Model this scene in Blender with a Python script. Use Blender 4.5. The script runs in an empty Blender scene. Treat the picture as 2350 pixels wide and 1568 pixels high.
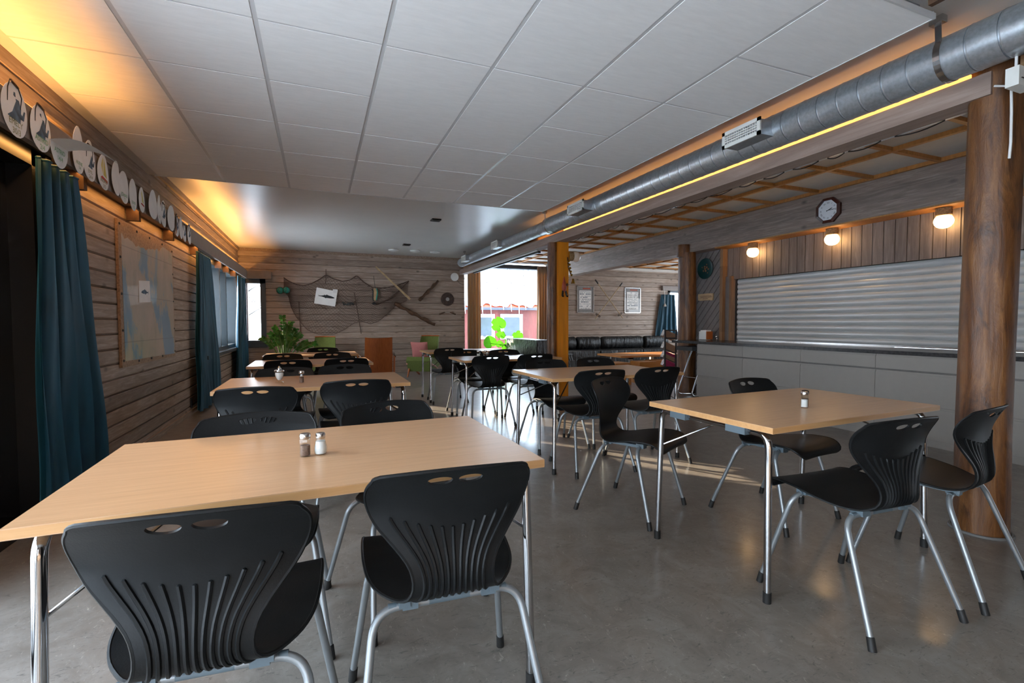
import bpy, bmesh, math, random
from math import sin, cos, pi, radians as R, sqrt, floor
from mathutils import Vector as V, Matrix
random.seed(7)
C = bpy.context.scene.collection
S = bpy.context.scene
# ------------------------------------------------------------------ camera
F_, YAW, PITCH, ROLL, CH = 1102.87, 0.384613, 0.039314, 0.002833, 1.15
fw = V((sin(YAW)*cos(PITCH), cos(YAW)*cos(PITCH), -sin(PITCH)))
rt = V((cos(YAW), -sin(YAW), 0)); dn = fw.cross(rt)
c_, s_ = cos(ROLL), sin(ROLL)
rt, dn = c_*rt + s_*dn, -s_*rt + c_*dn
def at(px, py, X=None, Y=None, Z=None):
    """the real place of a thing seen at a pixel, given the plane it lies on"""
    v = rt*((px-1175)/F_) + dn*((py-784)/F_) + fw
    t = (Z-CH)/v.z if Z is not None else (X/v.x if X is not None else Y/v.y)
    return V((0, 0, CH)) + v*t
cam = bpy.data.cameras.new('camera'); co = bpy.data.objects.new('camera', cam); C.objects.link(co)
cam.sensor_width = 36; cam.lens = F_/2350*36; cam.clip_start = .02; cam.clip_end = 500
m = Matrix((rt, -dn, -fw)).transposed().to_4x4(); m.translation = V((0, 0, CH)); co.matrix_world = m
S.camera = co
# ------------------------------------------------------------------ materials
def nodes(name):
    m = bpy.data.materials.new(name); m.use_nodes = True
    nt = m.node_tree; nt.nodes.clear()
    o = nt.nodes.new('ShaderNodeOutputMaterial'); b = nt.nodes.new('ShaderNodeBsdfPrincipled')
    nt.links.new(b.outputs[0], o.inputs[0])
    return m, nt, b, o
def N(nt, t, inp=None, **kw):
    n = nt.nodes.new('ShaderNode'+t)
    for k, v in kw.items(): setattr(n, k, v)
    for k, v in (inp or {}).items():
        if hasattr(v, 'is_linked'): nt.links.new(v, n.inputs[k])
        else: n.inputs[k].default_value = v
    return n
def L4(c): return (c[0], c[1], c[2], 1)
def ramp(nt, fac, stops):
    n = N(nt, 'ValToRGB', {0: fac}); e = n.color_ramp.elements
    while len(e) < len(stops): e.new(.5)
    for i, (p, c) in enumerate(stops): e[i].position = p; e[i].color = L4(c)
    return n.outputs[0]
def mix(nt, a, b, f, mode='MIX'):
    n = N(nt, 'MixRGB', blend_type=mode)
    for i, v in ((0, f), (1, a), (2, b)):
        if hasattr(v, 'is_linked'): nt.links.new(v, n.inputs[i])
        else: n.inputs[i].default_value = v if i == 0 else L4(v)
    return n.outputs[0]
def coord(nt, scale=(1, 1, 1), rot=(0, 0, 0)):
    t = N(nt, 'TexCoord'); mp = N(nt, 'Mapping', {0: t.outputs['Object'], 'Scale': scale, 'Rotation': rot}); return mp.outputs[0]
def noise(nt, vec, scale=5, detail=4, rough=.55, dist=0):
    n = N(nt, 'TexNoise', {'Vector': vec, 'Scale': scale, 'Detail': detail, 'Roughness': rough, 'Distortion': dist}); return n.outputs[0]
def bump(nt, b, h, strength=.2, dist=.005):
    n = N(nt, 'Bump', {'Strength': strength, 'Distance': dist, 'Height': h}); nt.links.new(n.outputs[0], b.inputs['Normal'])
def mat(name, col, rough=.5, metal=0, var=.08, vs=12, bmp=0, bs=60, stretch=(1, 1, 1), **kw):
    m, nt, b, o = nodes(name)
    v = coord(nt, stretch)
    f = noise(nt, v, vs)
    lo = [max(0, c*(1-var*2)) for c in col]; hi = [min(1, c*(1+var*2)) for c in col]
    nt.links.new(ramp(nt, f, [(.25, lo), (.75, hi)]), b.inputs['Base Color'])
    b.inputs['Roughness'].default_value = rough; b.inputs['Metallic'].default_value = metal
    if bmp: bump(nt, b, noise(nt, v, bs, 3), bmp)
    for k, x in kw.items(): b.inputs[k.replace('_', ' ')].default_value = x
    return m
def emit(name, col, st):
    m, nt, b, o = nodes(name); e = N(nt, 'Emission', {0: L4(col), 1: st}); nt.links.new(e.outputs[0], o.inputs[0]); return m
def planks(name, axis, pitch, off, lo, hi, dark=.55, knots=True, rough=.6, gs=1.0, pax='z'):
    """stained boards: axis = grain direction, boards repeat along pax"""
    m, nt, b, o = nodes(name)
    t = N(nt, 'TexCoord'); sp = N(nt, 'SeparateXYZ', {0: t.outputs['Object']})
    i = N(nt, 'Math', {0: sp.outputs['xyz'.index(pax)], 1: off}, operation='SUBTRACT')
    i = N(nt, 'Math', {0: i.outputs[0], 1: pitch}, operation='DIVIDE'); i = N(nt, 'Math', {0: i.outputs[0]}, operation='FLOOR')
    w = N(nt, 'TexWhiteNoise', {'W': i.outputs[0]}, noise_dimensions='1D')
    sh = N(nt, 'CombineXYZ', {'xyz'.index(axis): N(nt, 'Math', {0: w.outputs[0], 1: 37.0}, operation='MULTIPLY').outputs[0]})
    pv = N(nt, 'VectorMath', {0: t.outputs['Object'], 1: sh.outputs[0]}, operation='ADD')
    sc = [14*gs]*3; sc['xyz'.index(axis)] = 1.1*gs
    mp = N(nt, 'Mapping', {0: pv.outputs[0], 'Scale': sc})
    g = noise(nt, mp.outputs[0], 3.0, 8, .65, .6)
    col = ramp(nt, g, [(.28, [x*.72 for x in lo]), (.5, lo), (.72, hi)])
    bw = N(nt, 'MapRange', {0: w.outputs[0], 3: .78, 4: 1.12})
    col = mix(nt, col, (1, 1, 1), 0.0)
    hsv = N(nt, 'HueSaturation', {'Value': bw.outputs[0], 'Color': col}); col = hsv.outputs[0]
    pt = N(nt, 'Mapping', {0: pv.outputs[0], 'Scale': (.9, .9, .9)})
    bl = noise(nt, pt.outputs[0], 1.6, 3)
    col = mix(nt, col, [x*.62+.03 for x in hi], N(nt, 'MapRange', {0: bl, 1: .55, 2: .8, 3: 0., 4: .35}).outputs[0])
    if knots:
        ks = [5.2]*3; ks['xyz'.index(axis)] = 3.0
        kp = N(nt, 'Mapping', {0: pv.outputs[0], 'Scale': ks})
        vo = N(nt, 'TexVoronoi', {'Vector': kp.outputs[0], 'Scale': 1.0, 'Randomness': 1.0})
        k = N(nt, 'MapRange', {0: vo.outputs['Distance'], 1: .05, 2: .16, 3: .8, 4: 0.})
        col = mix(nt, col, [x*.28 for x in lo], k.outputs[0])
    nt.links.new(col, b.inputs['Base Color']); b.inputs['Roughness'].default_value = rough
    bump(nt, b, g, .25, .003)
    return m
GL, GH = (.30, .21, .15), (.45, .345, .27)
M = {}
M['wall_y'] = planks('stained_boards_lengthwise', 'y', .12, -.02, GL, GH)
M['wall_x'] = planks('stained_boards_crosswise', 'x', .135, -.01, (.32, .24, .19), (.49, .40, .335))
M['wall_v'] = planks('stained_boards_upright', 'z', .115, 0, (.19, .15, .13), (.27, .225, .20), knots=False, pax='y')
M['wall_d'] = mat('diagonal_boarding', (.165, .14, .13), .6, var=.07, stretch=(1, 1, 1))
M['beam'] = planks('pink_grey_beam', 'y', .3, .1, (.30, .215, .175), (.42, .32, .265), knots=False, gs=.45)
M['beam2'] = planks('grey_stained_beam', 'y', .145, 2.27, (.235, .18, .15), (.37, .305, .26))
M['fascia'] = planks('fascia_wood', 'y', .3, .1, (.34, .20, .10), (.46, .30, .17), knots=False)
M['batten'] = mat('pine_batten', (.42, .185, .048), .5, var=.12, stretch=(3, 3, 1))
def logmat(name, a, b_, d, sc=1.0):
    m, nt, b, o = nodes(name)
    v = coord(nt, (9*sc, 9*sc, 1.3*sc)); v2 = coord(nt, (4*sc, 4*sc, 1.6*sc))
    g = noise(nt, v, 2.2, 9, .7, .8); p = noise(nt, v2, 1.7, 4, .6, 1.2)
    col = ramp(nt, g, [(.3, d), (.48, a), (.68, b_)])
    col = mix(nt, col, d, N(nt, 'MapRange', {0: p, 1: .56, 2: .66, 3: 0., 4: .75}).outputs[0])
    kp = N(nt, 'TexVoronoi', {'Vector': coord(nt, (3.4, 3.4, 1.9)), 'Scale': 1.0})
    k = N(nt, 'MapRange', {0: kp.outputs['Distance'], 1: .07, 2: .2, 3: .75, 4: 0.})
    col = mix(nt, col, [x*.5 for x in d], k.outputs[0])
    nt.links.new(col, b.inputs['Base Color']); b.inputs['Roughness'].default_value = .38
    bump(nt, b, N(nt, 'Math', {0: g, 1: p}, operation='ADD').outputs[0], .5, .012)
    return m
M['log'] = logmat('varnished_log', (.125, .046, .012), (.225, .098, .030), (.034, .012, .005))
M['post'] = mat('orange_varnished_pine', (.72, .25, .012), .32, var=.1, vs=3, stretch=(6, 6, .6))
M['tile'] = mat('mineral_tile', (.82, .815, .80), .9, var=.02, vs=9, bmp=.12, bs=25, stretch=(1, 5, 1))
M['tbar'] = mat('painted_t_bar', (.56, .56, .555), .3, var=.02)
M['paint'] = mat('white_ceiling_paint', (.66, .65, .62), .32, var=.02, vs=2)
M['panel'] = mat('white_ceiling_panel', (.62, .59, .55), .8, var=.02)
M['pelmet'] = mat('grey_painted_pelmet', (.20, .165, .145), .5, var=.05)
M['galv'] = mat('galvanised_steel', (.47, .51, .54), .33, .72, var=.09, vs=55, bmp=.05, bs=18)
M['galvd'] = mat('dull_zinc', (.40, .42, .44), .45, .85, var=.06, vs=30)
M['chrome'] = mat('chrome', (.50, .50, .51), .08, 1, var=.01)
M['steel'] = mat('satin_steel', (.62, .62, .62), .25, 1, var=.03)
M['frame'] = mat('silver_lacquered_tube', (.25, .27, .285), .36, .55, var=.03)
M['plastic'] = mat('black_moulded_plastic', (.0075, .0085, .0092), .42, 0, var=.1, bmp=.06, bs=220, Specular_IOR_Level=.17)
M['rubber'] = mat('black_rubber', (.008, .008, .008), .6)
M['clamp'] = mat('blue_grey_plastic', (.10, .135, .16), .5)
def laminate(name, lo, hi, axis='x', rough=.3):
    m, nt, b, o = nodes(name)
    sc = [26, 26, 26]; sc['xyz'.index(axis)] = 1.6
    v = coord(nt, sc); g = noise(nt, v, 2.0, 8, .7, .3)
    nt.links.new(ramp(nt, g, [(.3, lo), (.7, hi)]), b.inputs['Base Color'])
    b.inputs['Roughness'].default_value = rough; bump(nt, b, g, .03, .001)
    return m
M['beech'] = laminate('beech_laminate', (.49, .28, .145), (.62, .385, .215))
M['beechedge'] = laminate('beech_edge_band', (.50, .26, .10), (.60, .34, .15), rough=.4)
def floor_mat():
    m, nt, b, o = nodes('marbled_linoleum')
    v = coord(nt, (1, 1, 1), (0, 0, .5)); v2 = coord(nt, (1.0, 2.6, 1), (0, 0, .7))
    a = noise(nt, v, 5.5, 8, .7, 1.2); s = noise(nt, v2, 17, 6, .72, 2.0); l = noise(nt, v, .7, 3)
    col = ramp(nt, a, [(.3, (.165, .142, .12)), (.5, (.215, .19, .165)), (.7, (.275, .248, .22))])
    col = mix(nt, col, (.085, .078, .07), N(nt, 'MapRange', {0: s, 1: .57, 2: .66, 3: 0., 4: .75}).outputs[0])
    s2 = noise(nt, coord(nt, (2.4, 1, 1), (0, 0, -.4)), 21, 6, .7, 1.5)
    col = mix(nt, col, (.50, .44, .37), N(nt, 'MapRange', {0: s2, 1: .60, 2: .70, 3: 0., 4: .65}).outputs[0])
    nt.links.new(col, b.inputs['Base Color'])
    nt.links.new(N(nt, 'MapRange', {0: l, 3: .285, 4: .33}).outputs[0], b.inputs['Roughness'])
    bump(nt, b, a, .05, .002); b.inputs['Coat Weight'].default_value = .3; b.inputs['Coat Roughness'].default_value = .14
    return m
M['floor'] = floor_mat()
M['velvet'] = mat('teal_velvet', (.003, .052, .09), .6, 0, var=.18, vs=7, stretch=(1, 1, .3), Sheen_Weight=.35, Sheen_Roughness=.35, Sheen_Tint=(.1, .6, 1, 1))
def cloth(name, col, tr):
    m, nt, b, o = nodes(name); b.inputs['Base Color'].default_value = L4(col); b.inputs['Roughness'].default_value = .85
    t = N(nt, 'BsdfTranslucent', {0: L4(tr)}); mx = N(nt, 'MixShader', {0: .4, 1: b.outputs[0], 2: t.outputs[0]})
    f = noise(nt, coord(nt), 40, 3); nt.links.new(ramp(nt, f, [(.3, [x*.9 for x in col]), (.7, col)]), b.inputs['Base Color'])
    nt.links.new(mx.outputs[0], o.inputs[0]); return m
M['browncloth'] = cloth('brown_curtain_cloth', (.27, .20, .15), (.40, .25, .13))
def glass(name, tint=(1, 1, 1), refl=.06):
    m, nt, b, o = nodes(name); nt.nodes.remove(b)
    t = N(nt, 'BsdfTransparent', {0: L4(tint)}); g = N(nt, 'BsdfGlossy', {0: (1, 1, 1, 1), 1: .02})
    fr = N(nt, 'LayerWeight', {0: .5}); p5 = N(nt, 'Math', {0: fr.outputs['Facing'], 1: 5.0}, operation='POWER')
    f = N(nt, 'MapRange', {0: p5.outputs[0], 3: .035, 4: .75}); v = N(nt, 'MapRange', {0: noise(nt, coord(nt), 2), 3: .9, 4: 1.0})
    f = N(nt, 'Math', {0: f.outputs[0], 1: v.outputs[0]}, operation='MULTIPLY')
    mx = N(nt, 'MixShader', {0: f.outputs[0], 1: t.outputs[0], 2: g.outputs[0]}); nt.links.new(mx.outputs[0], o.inputs[0]); return m
M['glass'] = glass('window_glass'); M['jar'] = glass('shaker_glass', (.93, .95, .95))
M['darkframe'] = mat('dark_slate_paint', (.022, .032, .038), .4, var=.05)
M['blackframe'] = mat('black_door_paint', (.006, .006, .007), .3)
M['cabinet'] = mat('grey_cabinet_lacquer', (.32, .305, .285), .45, var=.015)
M['cabgap'] = mat('cabinet_inner_grey', (.16, .155, .15), .6)
M['worktop'] = mat('dark_stone_laminate', (.045, .045, .048), .25, var=.25, vs=40)
M['shutter'] = mat('aluminium_slat', (.62, .63, .63), .36, .3, var=.03, vs=3)
M['pine'] = planks('pine_trim', 'z', 1, 0, (.25, .13, .06), (.34, .19, .09), knots=False)
M['white'] = mat('white_plastic', (.74, .74, .72), .4, var=.02)
M['cream'] = mat('cream_plastic', (.74, .74, .69), .5, var=.02)
M['black'] = mat('matt_black', (.008, .008, .009), .5)
M['paper'] = mat('white_paper', (.86, .85, .83), .8, var=.02)
M['ink'] = mat('dark_ink', (.02, .025, .03), .8)
M['kettle'] = mat('blue_grey_print', (.085, .135, .19), .8, var=.35, vs=22)
M['olive'] = mat('olive_pen', (.30, .30, .14), .8); M['green_pen'] = mat('green_pen', (.16, .42, .18), .8)
M['yellow'] = mat('yellow_print', (.70, .58, .16), .8); M['redprint'] = mat('red_print', (.50, .06, .04), .8)
M['brownwood'] = mat('dark_old_wood', (.085, .04, .018), .6, var=.3, vs=14, stretch=(1, 1, 1))
M['palewood'] = mat('pale_pole_wood', (.46, .32, .17), .55, var=.12)
M['net'] = mat('brown_net_twine', (.085, .05, .036), .9)
M['rope'] = mat('coarse_rope', (.30, .19, .09), .9, var=.3, vs=60, bmp=.6, bs=90)
M['float'] = mat('green_glass_float', (.02, .25, .20), .12, var=.3, vs=30)
M['rust'] = mat('rusty_iron', (.055, .034, .026), .65, .3, var=.3, vs=18)
M['brass'] = mat('old_brass', (.55, .33, .06), .3, .9, var=.15)
M['redpaint'] = mat('faded_red_paint', (.36, .055, .02), .5)
M['teak'] = laminate('teak_veneer', (.30, .075, .012), (.46, .13, .028), 'z', .35)
M['greenfab'] = mat('moss_green_wool', (.105, .135, .026), .9, var=.1, vs=50, bmp=.2, bs=200)
M['pinkfab'] = mat('pink_cushion_cloth', (.48, .165, .15), .9, var=.06, vs=60, bmp=.2, bs=150)
def leather():
    m, nt, b, o = nodes('black_leather'); b.inputs['Base Color'].default_value = (.007, .008, .009, 1); b.inputs['Roughness'].default_value = .36
    w = noise(nt, coord(nt, (11, 3, 2.0)), 1.5, 4, .6, 1.4); bump(nt, b, w, .9, .05); return m
M['leather'] = leather()
M['oak'] = laminate('orange_oiled_wood', (.42, .15, .028), (.58, .25, .06), 'x', .4)
M['leaf'] = mat('dark_green_leaf', (.05, .17, .03), .22, var=.3, vs=9)
def leafm():
    m, nt, b, o = nodes('bright_leaf'); b.inputs['Roughness'].default_value = .3
    nt.links.new(ramp(nt, noise(nt, coord(nt), 14), [(.3, (.015, .09, .004)), (.7, (.04, .16, .01))]), b.inputs['Base Color'])
    t = N(nt, 'BsdfTranslucent', {0: (.07, .27, .01, 1)}); mx = N(nt, 'MixShader', {0: .45, 1: b.outputs[0], 2: t.outputs[0]}); nt.links.new(mx.outputs[0], o.inputs[0]); return m
M['bleaf'] = leafm()
M['stem'] = mat('green_stem', (.10, .20, .04), .5); M['soil'] = mat('soil', (.03, .02, .012), .9)
M['pot'] = mat('grey_pot', (.25, .24, .23), .6)
M['snow'] = mat('snow', (.86, .88, .9), .8, var=.02)
M['redhouse'] = planks('red_boarding', 'z', .16, 0, (.13, .022, .017), (.17, .034, .027), knots=False, pax='x')
M['housewhite'] = mat('white_house_trim', (.7, .7, .7), .6); M['housedark'] = mat('dark_eave', (.05, .06, .08), .6)
M['housepane'] = mat('house_window_pane', (.04, .055, .07), .6, var=.4, vs=.7)
M['bark'] = mat('winter_bark', (.022, .02, .018), .9)
M['tan'] = mat('tan_book_spine', (.36, .21, .13), .7, var=.08); M['magenta'] = mat('magenta_book_spine', (.38, .018, .10), .5)
M['pages'] = mat('book_pages', (.75, .75, .73), .8)
M['darkmetal'] = mat('dark_grey_metal', (.045, .043, .045), .45, .4)
M['mahog'] = mat('mahogany', (.06, .014, .008), .3, var=.2)
M['dial'] = mat('clock_dial', (.70, .71, .74), .5, var=.01)
M['plate'] = mat('teal_painted_plate', (.006, .05, .052), .3)
M['flower'] = mat('painted_flowers', (.28, .12, .06), .4, var=.5, vs=60)
M['signwood'] = mat('raw_pine_sign', (.52, .35, .19), .6, var=.1, stretch=(1, 1, 6))
M['osb'] = mat('chipboard_edge', (.33, .21, .13), .8, var=.2, vs=60)
M['salt'] = mat('salt', (.80, .80, .79), .9); M['pepper'] = mat('ground_pepper', (.17, .10, .07), .9, var=.2, vs=200)
M['globe'] = emit('lit_globe', (1.0, .60, .25), 14.0)
M['globe_off'] = mat('opal_globe', (.74, .62, .50), .25)
M['led'] = emit('warm_led', (1.0, .42, .08), 2.6)
M['slate'] = mat('grey_mount', (.30, .29, .28), .5)
def mapmat():
    m, nt, b, o = nodes('printed_map'); v = coord(nt, (1, 1.0, .55))
    n = noise(nt, v, 2.1, 9, .6, .5); n2 = noise(nt, v, 7, 6)
    col = ramp(nt, n, [(.44, (.19, .31, .42)), (.475, (.30, .36, .38)), (.49, (.45, .37, .27)), (.62, (.52, .40, .31)), (.75, (.38, .40, .27))])
    col = mix(nt, col, (.20, .26, .16), N(nt, 'MapRange', {0: n2, 1: .58, 2: .72, 3: 0., 4: .4}).outputs[0])
    br = N(nt, 'TexBrick', {'Vector': coord(nt, (1, 1, 1), (pi/2, 0, pi/2)), 'Scale': 1.0, 'Brick Width': .4, 'Row Height': .3, 'Mortar Size': .004}, offset=0)
    col = mix(nt, col, (.12, .12, .12), N(nt, 'Math', {0: br.outputs['Fac'], 1: .4}, operation='MULTIPLY').outputs[0])
    nt.links.new(col, b.inputs['Base Color']); b.inputs['Roughness'].default_value = .5; b.inputs['Coat Weight'].default_value = .8; b.inputs['Coat Roughness'].default_value = .06
    bump(nt, b, noise(nt, coord(nt), 3, 2), .12, .02); return m
M['map'] = mapmat()
# ------------------------------------------------------------------ mesh building
class MB:
    def __init__(s): s.b = bmesh.new()
    def face(s, pts): s.b.faces.new([s.b.verts.new(p) for p in pts]); return s
    def box(s, x0, x1, y0, y1, z0, z1, mt=None):
        P = [V((x, y, z)) for z in (z0, z1) for y in (y0, y1) for x in (x0, x1)]
        if mt is not None: P = [mt @ p for p in P]
        v = [s.b.verts.new(p) for p in P]
        for f in ((0, 2, 3, 1), (4, 5, 7, 6), (0, 1, 5, 4), (2, 6, 7, 3), (0, 4, 6, 2), (1, 3, 7, 5)): s.b.faces.new([v[i] for i in f])
        return s
    def prism(s, poly, h0, h1, f):
        """poly = 2-D outline (counter-clockwise), f(u, v, h) -> point"""
        a = [s.b.verts.new(f(u, v, h0)) for u, v in poly]; b = [s.b.verts.new(f(u, v, h1)) for u, v in poly]
        n = len(poly); s.b.faces.new(a[::-1]); s.b.faces.new(b)
        for i in range(n): s.b.faces.new([a[i], a[(i+1) % n], b[(i+1) % n], b[i]])
        return s
    def tube(s, path, r, seg=8, cap=True, close=False):
        path = [V(p) for p in path]; n = len(path); rs = r if isinstance(r, (list, tuple)) else [r]*n
        T = []
        for i in range(n):
            a = path[i-1] if (i or close) else path[i]; b = path[(i+1) % n] if (i < n-1 or close) else path[i]
            d = b-a; T.append(d.normalized() if d.length > 1e-9 else V((0, 0, 1)))
        u = T[0].orthogonal().normalized(); rings = []
        for i in range(n):
            u = (u - T[i]*u.dot(T[i])); u = u.normalized() if u.length > 1e-6 else T[i].orthogonal().normalized(); w = T[i].cross(u)
            rings.append([s.b.verts.new(path[i] + (u*cos(2*pi*k/seg) + w*sin(2*pi*k/seg))*rs[i]) for k in range(seg)])
        for i in range(n if close else n-1):
            A, B = rings[i], rings[(i+1) % n]
            for k in range(seg): s.b.faces.new([A[k], A[(k+1) % seg], B[(k+1) % seg], B[k]])
        if cap and not close: s.b.faces.new(rings[0][::-1]); s.b.faces.new(rings[-1])
        return s
    def lathe(s, prof, seg=24, o=(0, 0, 0), ax='z', cap=True, wob=None):
        o = V(o); rings = []
        for j, (r, h) in enumerate(prof):
            ring = []
            for k in range(seg):
                a = 2*pi*k/seg; rr = r*(1+(wob(a, h) if wob else 0))
                p = {'z': V((rr*cos(a), rr*sin(a), h)), 'x': V((h, rr*cos(a), rr*sin(a))), 'y': V((rr*sin(a), h, rr*cos(a)))}[ax]
                ring.append(s.b.verts.new(o+p))
            rings.append(ring)
        for A, B in zip(rings, rings[1:]):
            for k in range(seg): s.b.faces.new([A[k], A[(k+1) % seg], B[(k+1) % seg], B[k]])
        if cap: s.b.faces.new(rings[0][::-1]); s.b.faces.new(rings[-1])
        return s
    def grid(s, fn, nu, nv, flip=False):
        g = [[s.b.verts.new(fn(i/nu, j/nv)) for i in range(nu+1)] for j in range(nv+1)]
        for j in range(nv):
            for i in range(nu):
                q = [g[j][i], g[j][i+1], g[j+1][i+1], g[j+1][i]]; s.b.faces.new(q[::-1] if flip else q)
        return s
    def bevel(s, w, seg=2):
        bmesh.ops.bevel(s.b, geom=[e for e in s.b.edges if len(e.link_faces) == 2 and e.calc_face_angle(0) > .5], offset=w, segments=seg, profile=.6, affect='EDGES', clamp_overlap=True); return s
    def mesh(s, name, mt, ang=38):
        bmesh.ops.recalc_face_normals(s.b, faces=s.b.faces)
        me = bpy.data.meshes.new(name); s.b.to_mesh(me); s.b.free(); me.materials.append(mt)
        for p in me.polygons: p.use_smooth = True
        me.set_sharp_from_angle(angle=R(ang)); return me
    def obj(s, name, mt, parent=None, ang=38, loc=None):
        return link(name, s.mesh(name, mt, ang), parent, loc)
def link(name, me, parent=None, loc=None):
    o = bpy.data.objects.new(name, me); C.objects.link(o)
    if parent: o.parent = parent
    if loc is not None: o.location = loc
    return o
def tag(o, label, cat, group=None, kind=None):
    o['label'] = label; o['category'] = cat
    if group: o['group'] = group
    if kind: o['kind'] = kind
    return o
def thing(name, label, cat, loc=(0, 0, 0), rz=0, group=None):
    o = bpy.data.objects.new(name, None); C.objects.link(o); o.location = loc; o.rotation_euler = (0, 0, R(rz)); o.empty_display_size = .1
    return tag(o, label, cat, group)
def struct(o): o['kind'] = 'structure'; return o
def copy_tree(o, parent=None):
    c = o.copy(); C.objects.link(c); c.parent = parent
    for ch in list(o.children): copy_tree(ch, c)
    return c
def fillet(pts, r, n=6):
    pts = [V(p) for p in pts]; out = [pts[0]]
    for a, b, c in zip(pts, pts[1:], pts[2:]):
        d1 = (a-b).normalized(); d2 = (c-b).normalized(); ang = d1.angle(d2)
        t = min(r/math.tan(ang/2), (a-b).length*.49, (c-b).length*.95); p, q = b+d1*t, b+d2*t
        for i in range(n+1):
            u = i/n; out.append((1-u)**2*p + 2*u*(1-u)*b + u*u*q)
    return out+[pts[-1]]
def text_mesh(txt, size, fn, mt_name, name, parent=None, align='CENTER'):
    cu = bpy.data.curves.new('t', 'FONT'); cu.body = txt; cu.size = size; cu.align_x = align; cu.resolution_u = 3
    t = bpy.data.objects.new('t', cu); C.objects.link(t)
    me = bpy.data.meshes.new_from_object(t.evaluated_get(bpy.context.evaluated_depsgraph_get())); bpy.data.objects.remove(t); bpy.data.curves.remove(cu)
    for v in me.vertices: v.co = fn(v.co.x, v.co.y)
    me.materials.clear(); me.materials.append(M[mt_name]); me.name = name
    return link(name, me, parent)
def join_meshes(name, objs, parent=None):
    b = bmesh.new()
    for o in objs: b.from_mesh(o.data)
    me = bpy.data.meshes.new(name); b.to_mesh(me); b.free(); me.materials.append(objs[0].data.materials[0])
    for o in objs: bpy.data.objects.remove(o)
    return link(name, me, parent)
# ------------------------------------------------------------------ the room
XL, YB, ZC = -1.5, 11.4, 2.72
struct(MB().box(-1.9, 11, -3.2, 11.9, -.2, 0).obj('floor', M['floor']))
struct(MB().box(-1.9, 11, -3.2, 11.8, ZC, 3.0).obj('ceiling', M['paint']))
def boards(axis, w0, w1, a0, a1, z0, z1, pitch, off, thick, holes=(), gap=.012):
    """horizontal boarding with open grooves; axis 'y': face at x=w1, 'x': face at y=w1"""
    b = MB(); k0 = floor((z0-off)/pitch)
    k = k0
    while off+k*pitch < z1:
        lo, hi = max(z0, off+k*pitch), min(z1, off+(k+1)*pitch)
        segs = [(a0, a1)]
        for h0, h1, hz0, hz1 in holes:
            if lo < hz1-1e-4 and hi > hz0+1e-4:
                # a board partly cut by an opening is cut to the opening's edge
                ns = []
                for s0, s1 in segs:
                    if h0 > s0: ns.append((s0, min(h0, s1)))
                    if h1 < s1: ns.append((max(h1, s0), s1))
                segs = [q for q in ns if q[1]-q[0] > .005]
        for s0, s1 in segs:
            g = gap; d = thick
            sg = 1 if w1 > w0 else -1
            prof = [(w0, lo), (w1-sg*d, lo), (w1, lo+g), (w1, hi-.004), (w1-sg*.004, hi), (w0, hi)]
            if axis == 'y': b.prism(prof, s0, s1, lambda u, v, h: V((u, h, v)))
            else: b.prism(prof, s0, s1, lambda u, v, h: V((h, u, v)))
        k += 1
    return b
# openings on the left wall: near glass door (Y -1.6..3.75), window (7.75..11.05)
DOOR = (-2.2, 3.72, 0, 2.17); WIN1 = (7.75, 11.05, .70, 2.14)
struct(boards('y', -1.75, XL, -3.2, YB, 0, ZC, .12, -.02, .02, (DOOR, WIN1), .018).obj('wall_left', M['wall_y']))
W2 = (-1.36, -1.10, .79, 1.985); W3 = (3.36, 5.66, .44, 2.62); W4 = (9.62, 10.9, .75, 2.02)
struct(boards('x', YB+.3, YB, -1.8, 11, 0, ZC, .135, -.01, .016, (W2, W3, W4), .013).obj('wall_back', M['wall_x']))
struct(MB().box(10.85, 11, 6.2, 7.4, 0, ZC).box(10.85, 11, 10.6, 11.4, 0, ZC).box(10.85, 11, 7.4, 10.6, 0, .8).box(10.85, 11, 7.4, 10.6, 2.15, ZC).obj('wall_right', M['wall_x']))
struct(MB().box(-1.8, -1.1, -3.2, -3.0, 0, ZC).box(-.3, 11, -3.2, -3.0, 0, ZC).box(-1.1, -.3, -3.2, -3.0, 0, .75).box(-1.1, -.3, -3.2, -3.0, 2.25, ZC).obj('wall_front', M['wall_x']))
# serving-hatch wall, X about 5.8
bw = MB(); y = .2
while y < 5.62:
    bw.box(5.82, 6.0, y+.004, min(y+.111, 5.62), 1.79, ZC); y += .115
bw.box(5.84, 6.0, -3, 6.35, 1.79, ZC).box(5.84, 6.0, -3, .2, 0, 1.8)
struct(bw.obj('wall_serving', M['wall_v']))
# diagonal boarding beside the hatch
db = MB(); y0, y1, z0, z1 = 5.68, 6.35, .0, 2.32
def clip(poly, f):
    out = []
    for a, b in zip(poly, poly[1:]+poly[:1]):
        fa, fb = f(a), f(b)
        if fa >= 0: out.append(a)
        if (fa >= 0) != (fb >= 0): t = fa/(fa-fb); out.append((a[0]+(b[0]-a[0])*t, a[1]+(b[1]-a[1])*t))
    return out
k = -20
while k < 40:
    c0 = k*.135; pl = [(y0, z0), (y1, z0), (y1, z1), (y0, z1)]
    g = lambda p: (p[1]+p[0]*1.15-4)
    pl = clip(pl, lambda p: g(p)-c0-.006)
    if len(pl) > 2: pl = clip(pl, lambda p: c0+.129-g(p))
    if len(pl) > 2: db.prism(pl, 5.80, 5.86, lambda u, v, h: V((h, u, v)))
    k += 1
db.box(5.835, 6.0, y0, y1, z0, z1)
struct(db.obj('wall_serving_end', M['wall_d']))
struct(MB().box(5.84, 11, 6.2, 6.36, 0, ZC).obj('wall_kitchen', M['wall_x']))
struct(MB().box(5.73, 5.86, 5.605, 5.66, 0, 2.29).obj('trim_1', M['pine']))
struct(MB().box(5.77, 5.95, 5.475, 5.515, .87, 1.84).obj('trim_2', M['pine']))
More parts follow.
